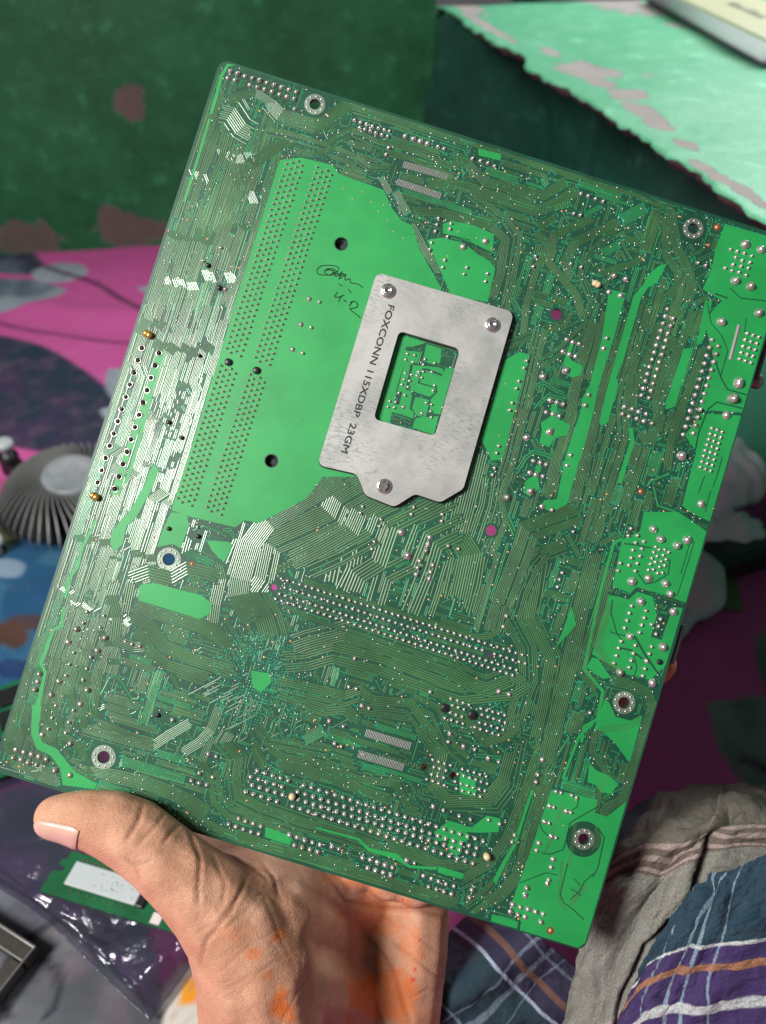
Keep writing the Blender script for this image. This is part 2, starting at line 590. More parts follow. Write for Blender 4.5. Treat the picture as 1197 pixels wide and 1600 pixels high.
def make_book():
    A = on_z(1012, 4, 0.2625)
    B = on_z(1192, 104, 0.2625)
    d = (B - A).normalized()
    yax = Vector((-d.y, d.x, 0))
    root = empty("handbook", (0, 0, 0))
    root.matrix_world = Matrix(((d.x, yax.x, 0, B.x), (d.y, yax.y, 0, B.y), (0, 0, 1, 0.2618), (0, 0, 0, 1)))
    tag(root, "cream covered book with white pages lying on the green ledge", "book")
    L, W, T = 0.38, 0.085, 0.020
    paper = simple("paper_block", (0.72, 0.76, 0.80), 0.45, 0, 0.06, 300)
    cream = simple("cream_cover", (0.60, 0.60, 0.37), 0.4, 0, 0.08, 90)
    dark = simple("dark_back_cover", (0.03, 0.035, 0.05), 0.4)
    mb = MB(); mb.box(-L, 0, 0, W, 0, 0.0022); mb.build("back_cover", dark, root, bevel=0.0005)
    mb = MB()
    n = 24
    V = []
    for k in range(9):
        zz = 0.0022 + (T - 0.0042) * k / 8
        bul = 0.0022 * math.sin(math.pi * k / 8)
        for x in (-L + 0.004, -0.012):
            V += [(x, -bul + 0.003, zz), (x, W - 0.003, zz)]
    Fq = []
    for k in range(8):
        a = k * 4
        Fq += [(a, a + 2, a + 6, a + 4), (a + 1, a + 5, a + 7, a + 3), (a, a + 4, a + 5, a + 1), (a + 2, a + 3, a + 7, a + 6)]
    Fq += [(0, 1, 3, 2), (32, 34, 35, 33)]
    mb.add(V, Fq); mb.build("page_block", paper, root, True)
    mb = MB(); mb.box(-L, -0.008, 0.0012, W, T - 0.002, T); mb.build("front_cover", cream, root, bevel=0.0005)
    ink = simple("faded_print", (0.10, 0.12, 0.10), 0.6)
    ink2 = simple("blue_seal_print", (0.16, 0.17, 0.36), 0.6)
    text_mesh("printed_title", "Hand Book", 0.0225, ink, root, Matrix.Translation((-0.168, 0.042, T + 0.0003)))
    mb = MB()
    for r0, r1 in ((0.0035, 0.0062), (0.0, 0.0018)):
        for i in range(16):
            a, b = 2 * math.pi * i / 16, 2 * math.pi * (i + 1) / 16
            mb.add([(r0 * math.cos(a), r0 * math.sin(a), 0), (r1 * math.cos(a), r1 * math.sin(a), 0), (r1 * math.cos(b), r1 * math.sin(b), 0), (r0 * math.cos(b), r0 * math.sin(b), 0)], [(0, 1, 2, 3)])
    o = mb.build("printed_seal", ink2, root)
    o.location = (-0.056, 0.028, T + 0.0004)


make_book()

# ================================================================== the circuit board
BW, BH, BT = 200.0, 244.0, 1.6          # mm
_t = np.array([0.0057, -0.0039, 0.2598])
_w = np.array([-0.0301, -0.0144, 0.3003])
_th = np.linalg.norm(_w)
_k = _w / _th
_K = np.array([[0, -_k[2], _k[1]], [_k[2], 0, -_k[0]], [-_k[1], _k[0], 0]])
_R = np.eye(3) + np.sin(_th) * _K + (1 - np.cos(_th)) * _K @ _K


def c2w(v):
    return RT * v[0] - UP * v[1] + FW * v[2]


BX, BY, BZ = c2w(_R[:, 0]), c2w(-_R[:, 1]), c2w(-_R[:, 2])
BO = CAM + c2w(_t)
BMAT = Matrix(((BX.x, BY.x, BZ.x, BO.x), (BX.y, BY.y, BZ.y, BO.y), (BX.z, BY.z, BZ.z, BO.z), (0, 0, 0, 1)))


def bp(px, py):
    """board-plane position in mm of a photo pixel"""
    r = np.array([(px - 598.5) / FPX, (py - 800) / FPX, 1.0])
    n = _R[:, 2]
    p = r * (_t @ n) / (r @ n) - _t
    return np.array([p @ _R[:, 0], -(p @ _R[:, 1])]) * 1000


PX = 0.2095     # mm per photo pixel on the board

board = empty("motherboard")
board.matrix_world = BMAT
tag(board, "green computer motherboard held up with its solder side facing the viewer", "circuit board")


def mask_material(name, base, rough, metal, spec, var, coat=0.0, bump=0.05):
    t = NT(name)
    o = t.obj()
    f = t.noise(48, 3, 0.65, o)
    g = t.noise(2600, 1, 0.6, o)
    c = t.mix(t.step(f, 0.3, 0.7), tuple(q * (1 - var) for q in base), tuple(q * (1 + var) for q in base))
    c = t.mix(t.math('MULTIPLY', g, 0.22), c, tuple(q * 0.45 for q in base))
    t.set(base=c, rough=t.math('ADD', rough, t.math('MULTIPLY', f, 0.10)), metal=metal, spec=spec, coat=coat, coat_r=0.22)
    if bump:
        t.bump(g, bump, 0.00012)
    return t.m


M_SUB = mask_material("solder_mask_over_laminate", (0.007, 0.074, 0.038), 0.40, 0, 0.65, 0.2, bump=0)
M_POUR = mask_material("solder_mask_over_copper_plane", (0.013, 0.325, 0.073), 0.42, 0, 0.7, 0.10, bump=0.25)
M_OLV = mask_material("solder_mask_over_traces", (0.056, 0.172, 0.050), 0.35, 0.10, 1.0, 0.28, coat=0.70, bump=0)
M_GRN = mask_material("solder_mask_over_wide_traces", (0.028, 0.27, 0.085), 0.32, 0.05, 0.8, 0.22, coat=0.6, bump=0)
M_TEAL = mask_material("solder_mask_over_vias", (0.012, 0.36, 0.21), 0.3, 0.0, 0.8, 0.25, coat=0.3, bump=0)
M_TIN = simple("solder", (0.66, 0.65, 0.61), 0.32, 0.85, 0.14, 900)
M_TIN2 = simple("dull_solder", (0.46, 0.45, 0.40), 0.45, 0.8, 0.2, 900)
M_GOLD = simple("brass_peg", (0.50, 0.28, 0.07), 0.28, 0.6, 0.15, 700)
M_COPPER = simple("bare_copper_dot", (0.85, 0.36, 0.16), 0.35, 0.4, 0.1, 700)
M_IVORY = simple("ivory_nylon_peg", (0.66, 0.52, 0.30), 0.4, 0, 0.12, 700)
M_BLACK = simple("black_plastic", (0.012, 0.012, 0.014), 0.4, 0, 0.2, 500)
M_PINTIP = simple("dark_pin", (0.05, 0.045, 0.04), 0.35, 0.7, 0.3, 900)

# ---- holes
HOLES = []                     # (x, y, r) mm, real holes through the board
for (x, y, r) in [(492, 163, 8.5), (1083, 357, 8.5), (264, 874, 9.5), (975, 1098, 9), (162, 1183, 9.5), (912, 1311, 8.5),
                  (533, 381, 9.5), (870, 491, 9.0), (768, 829, 8.6), (424, 720, 9.5), (708, 1212, 5.4), (663, 1199, 5.2), (765, 1023, 5.5), (428, 918, 5.0),
                  (1143, 680, 4.6), (1118, 766, 4.8)]:
    q = bp(x, y)
    HOLES.append((q[0], q[1], r * PX))


def circle(cx, cy, r, n=24, rev=False):
    a = [(cx + r * math.cos(2 * math.pi * i / n), cy + r * math.sin(2 * math.pi * i / n)) for i in range(n)]
    return a[::-1] if rev else a


def tess(outer, holes):
    polys = [[Vector((x, y, 0)) for x, y in outer]] + [[Vector((x, y, 0)) for x, y in h] for h in holes]
    flat = [(p.x, p.y) for pl_ in polys for p in pl_]
    tris = tessellate_polygon(polys)
    out = []
    for a, b, c in tris:
        A, B, C = flat[a], flat[b], flat[c]
        if (B[0] - A[0]) * (C[1] - A[1]) - (B[1] - A[1]) * (C[0] - A[0]) < 0:
            b, c = c, b
        out.append((a, b, c))
    return flat, out, polys


def slab_mesh(outer, holes, z0, z1):
    mb = MB()
    flat, tris, polys = tess(outer, holes)
    n = len(flat)
    mb.add([(x, y, z1) for x, y in flat] + [(x, y, z0) for x, y in flat], tris + [(c + n, b + n, a + n) for a, b, c in tris])
    k = 0
    for pl_ in polys:
        m = len(pl_)
        area = sum(pl_[i].x * pl_[(i + 1) % m].y - pl_[(i + 1) % m].x * pl_[i].y for i in range(m))
        for i in range(m):
            j = (i + 1) % m
            f = (k + i, k + j, k + j + n, k + i + n)
            ccw = (pl_ is polys[0]) == (area > 0)
            mb.f.append(f[::-1] if ccw else f)
        k += m
    return mb


def rounded_rect(x0, x1, y0, y1, r, n=6):
    pts = []
    for (cx, cy, a0) in ((x1 - r, y1 - r, 0), (x0 + r, y1 - r, 90), (x0 + r, y0 + r, 180), (x1 - r, y0 + r, 270)):
        for i in range(n + 1):
            a = math.radians(a0 + 90 * i / n)
            pts.append((cx + r * math.cos(a), cy + r * math.sin(a)))
    return pts


outline = rounded_rect(-BW / 2, BW / 2, -BH / 2, BH / 2, 3.2)
slab_mesh(outline, [circle(x, y, r, 28, True) for x, y, r in HOLES], -BT, 0).build("laminate", M_SUB, board, scale=0.001)

# ---- occupancy map for the routing of the small traces
CELL = 0.30
GX, GY = int(BW / CELL) + 1, int(BH / CELL) + 1
occ = np.zeros((GY, GX), bool)


def cellof(x, y):
    return int((x + BW / 2) / CELL), int((y + BH / 2) / CELL)


_gy, _gx = np.mgrid[0:GY, 0:GX]
_cx = (_gx + 0.5) * CELL - BW / 2
_cy = (_gy + 0.5) * CELL - BH / 2


def mark_disc(x, y, r):
    i0, j0 = cellof(x - r, y - r)
    i1, j1 = cellof(x + r, y + r)
    i0, j0 = max(i0, 0), max(j0, 0)
    i1, j1 = min(i1 + 1, GX), min(j1 + 1, GY)
    if i0 >= i1 or j0 >= j1: return
    s = (_cx[j0:j1, i0:i1] - x) ** 2 + (_cy[j0:j1, i0:i1] - y) ** 2 <= r * r
    occ[j0:j1, i0:i1] |= s


def in_poly(pts, X, Y):
    ins = np.zeros(X.shape, bool)
    n = len(pts)
    for i in range(n):
        x1, y1 = pts[i]
        x2, y2 = pts[(i + 1) % n]
        if y1 == y2: continue
        cond = ((y1 > Y) != (y2 > Y)) & (X < (x2 - x1) * (Y - y1) / (y2 - y1) + x1)
        ins ^= cond
    return ins


def mark_poly(pts):
    xs = [p[0] for p in pts]; ys = [p[1] for p in pts]
    i0, j0 = cellof(min(xs), min(ys)); i1, j1 = cellof(max(xs), max(ys))
    i0, j0 = max(i0, 0), max(j0, 0); i1, j1 = min(i1 + 2, GX), min(j1 + 2, GY)
    if i0 >= i1 or j0 >= j1: return
    occ[j0:j1, i0:i1] |= in_poly(pts, _cx[j0:j1, i0:i1], _cy[j0:j1, i0:i1])


border = (np.abs(_cx) > BW / 2 - 1.0) | (np.abs(_cy) > BH / 2 - 1.0)
occ |= border
for (x, y, r) in HOLES:
    mark_disc(x, y, r + 0.6)

# ---- copper planes (bright green), each a part of its own
def Z(ox, oy, s):
    return lambda pts: [(ox + p[0] / s, oy + p[1] / s) + tuple(p[2:]) for p in pts]


_pourz = [0.030]


def pour(pts, keep=None, mat=None, name="copper_plane"):
    q = [tuple(bp(*p[:2])) for p in pts]
    q = [(max(-BW / 2 + 0.5, min(BW / 2 - 0.5, x)), max(-BH / 2 + 0.5, min(BH / 2 - 0.5, y))) for x, y in q]
    area = sum(q[i][0] * q[(i + 1) % len(q)][1] - q[(i + 1) % len(q)][0] * q[i][1] for i in range(len(q)))
    if area < 0: q = q[::-1]
    hol = []
    for (x, y, r) in HOLES:
        X = np.array([[x]]); Y = np.array([[y]])
        ok = all(in_poly(q, np.array([[x + (r + 1.2) * math.cos(a)]]), np.array([[y + (r + 1.2) * math.sin(a)]]))[0, 0] for a in np.linspace(0, 6.28, 9))
        if ok:
            big = r > 1.6 and any(abs(x - bx) < 0.5 and abs(y - by) < 0.5 for bx, by in RING)
            hol.append(circle(x, y, r + (4.0 if big else 0.35), 28, True))
    for kx, ky, kr in (keep or []):
        c_ = bp(kx, ky)
        hol.append(circle(c_[0], c_[1], kr * PX, 20, True))
    _pourz[0] += 0.0015
    z = _pourz[0]
    slab_mesh(q, hol, 0.004, z).build(name, mat or M_POUR, board, scale=0.001)
    mark_poly(q)


def stroke_poly(pts, widths):
    """closed outline of a wide line through photo pixels"""
    p = [np.array(a[:2], float) for a in pts]
    if not isinstance(widths, (list, tuple)): widths = [widths] * len(p)
    L, R_ = [], []
    for i in range(len(p)):
        d0 = p[i] - p[i - 1] if i else p[1] - p[0]
        d1 = p[i + 1] - p[i] if i + 1 < len(p) else p[i] - p[i - 1]
        d0 = d0 / np.linalg.norm(d0); d1 = d1 / np.linalg.norm(d1)
        n0 = np.array([-d0[1], d0[0]]); n1 = np.array([-d1[1], d1[0]])
        m = n0 + n1
        m = m / max(np.linalg.norm(m), 1e-6)
        m = m / max(m @ n0, 0.5)
        w = widths[i] / 2
        L.append(tuple(p[i] + m * w)); R_.append(tuple(p[i] - m * w))
    return L + R_[::-1]


RING = [tuple(bp(x, y)) for x, y in [(492, 163), (1083, 357), (264, 874), (975, 1098), (162, 1183), (912, 1311)]]

z740 = Z(740, 500, 4.573)
z850 = Z(850, 250, 3.4496)
z930 = Z(930, 550, 4.483)
z860 = Z(860, 800, 4.446)
z600 = Z(600, 150, 3.99)
z320 = Z(320, 80, 3.7406)
z200b = Z(200, 300, 3.99)
z080 = Z(80, 550, 4.275)
z200 = Z(200, 780, 3.7406)
z420 = Z(420, 720, 3.7406)
z640 = Z(640, 780, 3.7406)
z000 = Z(0, 950, 3.99)
z200c = Z(200, 1050, 3.7406)
z480 = Z(480, 1060, 3.7406)
z720 = Z(720, 1100, 3.7406)
z400 = Z(400, 1200, 2.9925)
z590 = Z(590, 500, 7.98)
z797 = Z(797, 700, 2.9925)
z0400 = Z(0, 400, 2.9925)

pour([(437, 250), (470, 246), (520, 258), (530, 272), (575, 288), (600, 297), (612, 325), (628, 345), (645, 352), (655, 388), (690, 452), (640, 520), (600, 700), (560, 745), (505, 745), (478, 780), (406, 817),
      (382, 813), (368, 824), (330, 815), (292, 806), (268, 797)])
pour([(705, 345), (740, 352), (772, 366), (770, 395), (735, 378), (692, 364), (692, 350)])
pour([(667, 375), (690, 371), (725, 380), (748, 398), (765, 408), (774, 420), (762, 472), (705, 462)])
pour([(788, 563), (812, 550), (828, 554), (823, 572), (784, 719), (768, 719), (751, 684)])
pour([(952, 452), (978, 458), (958, 530), (935, 605), (931, 625), (926, 650), (886, 788), (862, 800), (845, 792), (850, 782), (870, 780), (884, 712), (908, 640), (910, 622), (922, 600), (940, 530)])
pour([(1042, 412), (1028, 440), (1012, 450), (1002, 465), (975, 560), (963, 590), (966, 600), (950, 660), (940, 666), (936, 660), (948, 610), (953, 590), (985, 480), (990, 462), (1005, 445), (1012, 430), (1030, 415)])
pour([(1068, 545), (1082, 543), (1055, 635), (1041, 640), (1040, 630)])
pour([(1102, 470), (1113, 470), (1100, 530), (1088, 542)])
pour(stroke_poly([(985, 668), (988, 690), (967, 755)], 7))
# input / output side
pour([(1133, 350), (1239, 380), (1188, 552), (1160, 645), (1092, 640), (1115, 560), (1100, 500), (1128, 470), (1098, 452), (1112, 420), (1118, 388)])
pour([(1096, 646), (1160, 650), (1109, 815), (1078, 800), (1066, 790), (1080, 735), (1088, 706), (1070, 680)])
pour([(972, 843), (1000, 830), (1006, 800), (1060, 800), (1104, 830), (1072, 942), (1042, 931), (995, 917), (985, 927), (957, 916)])
pour([(951, 930), (985, 934), (994, 924), (1020, 932), (1026, 962), (1017, 995), (1034, 1000), (1044, 970), (1052, 948), (1067, 950), (1040, 1040), (1016, 1062), (975, 1052), (925, 1022)])
pour([(945, 1092), (952, 1098), (962, 1120), (985, 1126), (1004, 1118), (984, 1192), (960, 1160), (940, 1142), (928, 1140)])
pour([(921, 1192), (932, 1204), (952, 1212), (966, 1225), (955, 1240), (940, 1238), (930, 1226), (918, 1222)])
pour([(862, 1234), (905, 1242), (934, 1250), (930, 1270), (948, 1276), (979, 1252), (918, 1474), (902, 1485), (811, 1456), (814, 1440), (798, 1415), (827, 1335), (854, 1255)])
pour(z860([(250, 1080), (290, 1010), (330, 1020), (420, 1150), (370, 1160)]))
pour(stroke_poly(z860([(500, 185), (440, 215), (350, 540), (235, 1090), (365, 1245), (325, 1440), (235, 1490), (215, 1600)]), 4.8))
pour(stroke_poly([(927, 1130), (905, 1150), (880, 1215), (886, 1219)], 4.2))
# left side
pour(stroke_poly([(100, 948), (96, 978), (84, 984), (64, 1036), (71, 1050), (62, 1090), (58, 1104)], [5, 5, 5, 5, 5, 6, 9]))
pour(stroke_poly([(58, 1102), (54, 1145), (62, 1165), (84, 1175), (101, 1197), (108, 1216), (150, 1229)], [15, 11, 13, 14, 15, 26, 9]))
pour([(219, 914), (240, 911), (315, 930), (331, 943), (328, 959), (312, 967), (216, 938)])
pour([(267, 801), (291, 803), (296, 820), (283, 857), (270, 850), (246, 855), (252, 833)])
pour([(323, 844), (360, 847), (363, 855), (350, 879), (331, 860)])
pour(stroke_poly([(252, 548), (231, 620), (197, 715), (180, 773)], [13, 12, 9, 15]))
pour(stroke_poly([(236, 622), (204, 735), (196, 755)], 6))
pour([(241, 725), (249, 735), (240, 760), (212, 810), (198, 822), (192, 850), (180, 862), (172, 850), (175, 830), (205, 795), (225, 760), (232, 740)])
pour(stroke_poly([(150, 812), (128, 858), (122, 885), (108, 905), (102, 935)], 4.5))
pour([(392, 1047), (422, 1053), (424, 1066), (408, 1082), (395, 1074)])
pour(stroke_poly([(330, 178), (347, 118), (356, 102), (368, 99), (466, 131)], 4.5))
pour(stroke_poly([(328, 186), (310, 245), (288, 315)], 3.5))
# voltage regulator islands
pour([(891, 537), (896, 540), (889, 557), (893, 563), (911, 572), (906, 587), (893, 590), (880, 583), (882, 561)])
pour([(862, 631), (871, 631), (869, 653), (891, 664), (887, 680), (867, 684), (858, 699), (843, 692), (847, 673), (845, 660), (860, 651)])
pour([(838, 727), (845, 727), (841, 747), (843, 762), (828, 776), (817, 769), (821, 752), (834, 743)])
# lower islands
pour([(678, 1300), (702, 1282), (737, 1293), (761, 1274), (782, 1279), (779, 1300), (748, 1301), (729, 1300), (734, 1311), (721, 1317), (723, 1330), (713, 1338), (699, 1325), (702, 1314), (686, 1314)])
pour([(718, 1204), (742, 1220), (745, 1236), (737, 1244), (718, 1239)])
pour(stroke_poly([(493, 1293), (560, 1311), (576, 1327), (619, 1338), (640, 1354), (683, 1357)], [3, 4, 5, 9, 4, 4]))
pour([(685, 1353), (725, 1365), (722, 1374), (684, 1363)])
pour([(415, 1292), (457, 1307), (454, 1319), (414, 1308)])
pour(stroke_poly([(832, 1234), (803, 1322), (787, 1349), (773, 1378)], [4, 5, 6, 7]))
pour([(747, 232), (783, 241), (782, 251), (748, 243)])
pour([(769, 1428), (810, 1440), (808, 1451), (767, 1440)])
pour([(870, 1010), (893, 948), (900, 975), (893, 985)])
# planes seen in the window of the bracket
pour(z590([(300, 190), (600, 280), (560, 300), (420, 340), (360, 330), (300, 500), (330, 560), (230, 880), (120, 1000), (30, 1250), (-20, 1210), (230, 300)]))
pour(z590([(340, 380), (540, 400), (500, 530), (410, 560), (350, 870), (420, 890), (430, 960), (400, 1110), (450, 1150), (450, 1230), (300, 1180), (110, 1130), (130, 1050), (270, 1060), (310, 900), (250, 880), (330, 560), (310, 510)]))
pour(z590([(610, 300), (800, 360), (780, 540), (700, 560), (560, 510)]))
pour(z590([(440, 560), (760, 590), (830, 620), (810, 680), (640, 610), (560, 600), (500, 790), (720, 850), (730, 900), (650, 960), (390, 870)]))
pour(z590([(850, 600), (960, 600), (780, 1180), (650, 1150), (670, 980), (750, 900), (740, 840), (530, 780), (560, 640), (640, 640), (800, 700)]))
pour(z590([(470, 960), (640, 1000), (640, 1060), (600, 1220), (480, 1190), (430, 1100)]))
pour(z590([(480, 1220), (760, 1200), (700, 1430), (430, 1340)]))

pour_mask = occ.copy()
_pours = None

# ---- traces
tr = {'o': MB(), 'g': MB(), 'd': MB()}
via = MB()
_tz = [0.012]


def offset_line(p, d):
    p = np.asarray(p, float)
    v = np.diff(p, axis=0)
    v = v / np.maximum(np.hypot(v[:, 0], v[:, 1]), 1e-9)[:, None]
    nn = np.stack([-v[:, 1], v[:, 0]], 1)
    na = np.concatenate([nn[:1], nn]); nb = np.concatenate([nn, nn[-1:]])
    m = na + nb
    m = m / np.maximum(np.hypot(m[:, 0], m[:, 1]), 1e-6)[:, None]
    m = m / np.maximum((m * na).sum(1), 0.45)[:, None]
    return p + m * d


def ribbon(mb, p, w, z, h):
    """one raised trace with a domed section"""
    Lq = offset_line(p, w / 2)
    Rq = offset_line(p, -w / 2)
    b = len(mb.v)
    for i in range(len(p)):
        mb.v.append((Lq[i][0], Lq[i][1], z))
        mb.v.append((p[i][0], p[i][1], z + h))
        mb.v.append((Rq[i][0], Rq[i][1], z))
    for i in range(len(p) - 1):
        a = b + 3 * i
        mb.f.append((a + 1, a, a + 3, a + 4))
        mb.f.append((a + 2, a + 1, a + 4, a + 5))


HARR = np.array(HOLES)


def near_hole(p):
    return bool(np.any((HARR[:, 0] - p[0]) ** 2 + (HARR[:, 1] - p[1]) ** 2 < (HARR[:, 2] + 0.3) ** 2))


_stamp = {}


def stamp(r):
    k = round(r, 2)
    if k not in _stamp:
        m = int(math.ceil(r / CELL))
        _stamp[k] = np.array([(i, j) for i in range(-m, m + 1) for j in range(-m, m + 1) if (i * i + j * j) * CELL * CELL <= r * r + 1e-9])
    return _stamp[k]


def mark_line(pts, r):
    i = ((pts[:, 0] + BW / 2) / CELL).astype(int)
    j = ((pts[:, 1] + BH / 2) / CELL).astype(int)
    st_ = stamp(r)
    I = np.clip((i[:, None] + st_[None, :, 0]).ravel(), 0, GX - 1)
    J = np.clip((j[:, None] + st_[None, :, 1]).ravel(), 0, GY - 1)
    occ[J, I] = True


def simplify(q):
    q = np.asarray(q)
    if len(q) < 3: return q
    v1 = q[1:-1] - q[:-2]; v2 = q[2:] - q[1:-1]
    cr = np.abs(v1[:, 0] * v2[:, 1] - v1[:, 1] * v2[:, 0])
    return q[np.concatenate([[True], cr > 1e-4, [True]])]


def trace(p, w, k='o', marks=True, sam=None, snap=None, zz=None):
    """p in mm; cut where it would cross a hole or leave the board"""
    p = np.asarray(p, float)
    _tz[0] += 0.0007
    if _tz[0] > 0.06: _tz[0] = 0.012
    h = (w / 2) * 0.24
    if zz: h = 0.01
    zb_ = zz or _tz[0]
    s_ = sample(p, 0.28) if sam is None else sam
    d2 = (s_[:, 0:1] - HARR[None, :, 0]) ** 2 + (s_[:, 1:2] - HARR[None, :, 1]) ** 2
    bad = np.any(d2 < (HARR[None, :, 2] + 0.45) ** 2, 1) | (np.abs(s_[:, 0]) > BW / 2 - 0.35) | (np.abs(s_[:, 1]) > BH / 2 - 0.35)
    if snap is not None:
        ci = np.clip(((s_[:, 0] + BW / 2) / CELL).astype(int), 0, GX - 1); cj = np.clip(((s_[:, 1] + BH / 2) / CELL).astype(int), 0, GY - 1)
        bad |= snap[cj, ci]
    if not bad.any():
        ribbon(tr[k], p, w, zb_, h)
    else:
        run = []
        for q, bd in zip(s_, bad):
            if bd:
                if len(run) > 4: ribbon(tr[k], simplify(run), w, zb_, h)
                run = []
            else:
                run.append(q)
        if len(run) > 4: ribbon(tr[k], simplify(run), w, zb_, h)
    if marks:
        mark_line(s_, w / 2 + 0.16)


def sample(p, step):
    p = np.asarray(p, float)
    out = [p[:1]]
    for i in range(len(p) - 1):
        v = p[i + 1] - p[i]
        n = max(1, int(math.ceil(math.hypot(v[0], v[1]) / step)))
        out.append(p[i] + v * (np.arange(1, n + 1) / n)[:, None])
    return np.concatenate(out)


def add_via(x, y, r=0.24, h=0.05):
    via.lathe([(r, 0.004), (r * 0.8, h), (0, h * 0.7)], x, y, 6)


def bundle(pts, n, pitch, w=None, k='o', ends=9.0, vias=False, over=False):
    """n parallel traces along a centre line given in photo pixels"""
    c_ = np.array([bp(*p[:2]) for p in pts])
    pit = pitch * PX
    w = (w * PX) if w else pit * 0.56
    snap = None if over else occ.copy()
    for i in range(n):
        d = (i - (n - 1) / 2) * pit
        if n > 5 and 0 < i < n - 1 and rng.random() < 0.13: continue
        q = offset_line(c_, d)
        if ends:
            q = q.copy()
            e0 = rng.uniform(0, ends) * PX
            e1 = rng.uniform(0, ends) * PX
            v0 = q[1] - q[0]; v1 = q[-2] - q[-1]
            if np.linalg.norm(v0) > e0 * 1.5: q[0] = q[0] + v0 / np.linalg.norm(v0) * e0
            if np.linalg.norm(v1) > e1 * 1.5: q[-1] = q[-1] + v1 / np.linalg.norm(v1) * e1
        trace(q, w * rng.uniform(0.85, 1.12), k, snap=snap)
        if vias or rng.random() < 0.35:
            for e in (q[0], q[-1]):
                if not near_hole(e) and abs(e[0]) < BW / 2 - 1 and abs(e[1]) < BH / 2 - 1:
                    add_via(e[0], e[1])

# ---- long parallel lanes between the left edge and the memory sockets
def left_lanes():
    xr = bp(437, 250)[0] - 0.7
    jogs = [(88, 2.6), (66, -3.4), (52, 2.2), (30, -2.8), (10, 2.4), (-14, -3.2), (-38, 2.0), (-62, -2.4), (-84, 1.6)]
    goff = rng.uniform(-8, 8, (16, 9)); gsc = rng.choice([0.5, 1.0, 1.0, 1.3], (16, 9))
    x = -98.6
    while x < xr:
        n = int(rng.choice([1, 2, 3, 4, 5, 6, 8]))
        pit = 0.46 if n > 2 else 0.6
        wid = (n - 1) * pit
        low = -118 if x < -84 else (-92 if x < -72 else -2 + rng.uniform(-20, 4))
        top = min(113, 118 + rng.uniform(-14, 0))
        y = top
        while y > low + 8:
            y2 = max(low, y - rng.uniform(26, 120))
            pts = []
            gi = int((x + 100) // 7)
            lane_j = [(yj + goff[gi % 16][q_], d * gsc[gi % 16][q_]) for q_, (yj, d) in enumerate(jogs)]
            ys = [y]
            for (yj, d) in lane_j:
                for q in (yj, yj - abs(d)):
                    if y2 < q < y: ys.append(q)
            ys.append(y2)
            ys = sorted(set(ys), reverse=True)
            for q in ys:
                sx = sum(d * min(1, max(0, (yj - q) / abs(d))) for yj, d in lane_j)
                pts.append((x + wid / 2 + sx * 0.8, q))
            snap = occ.copy()
            kk = 'o' if rng.random() < 0.8 else 'g'
            for i in range(n):
                q = offset_line(np.array(pts), (i - (n - 1) / 2) * pit)
                q[0, 1] -= rng.uniform(0, 2.5); q[-1, 1] += rng.uniform(0, 2.5)
                trace(q, pit * (0.56 if n > 1 else 0.8), kk, snap=snap)
                if rng.random() < 0.6: add_via(q[-1][0], q[-1][1])
            y = y2 - rng.uniform(0.8, 5)
        x += wid + rng.choice([0.55, 0.7, 1.0, 1.6])


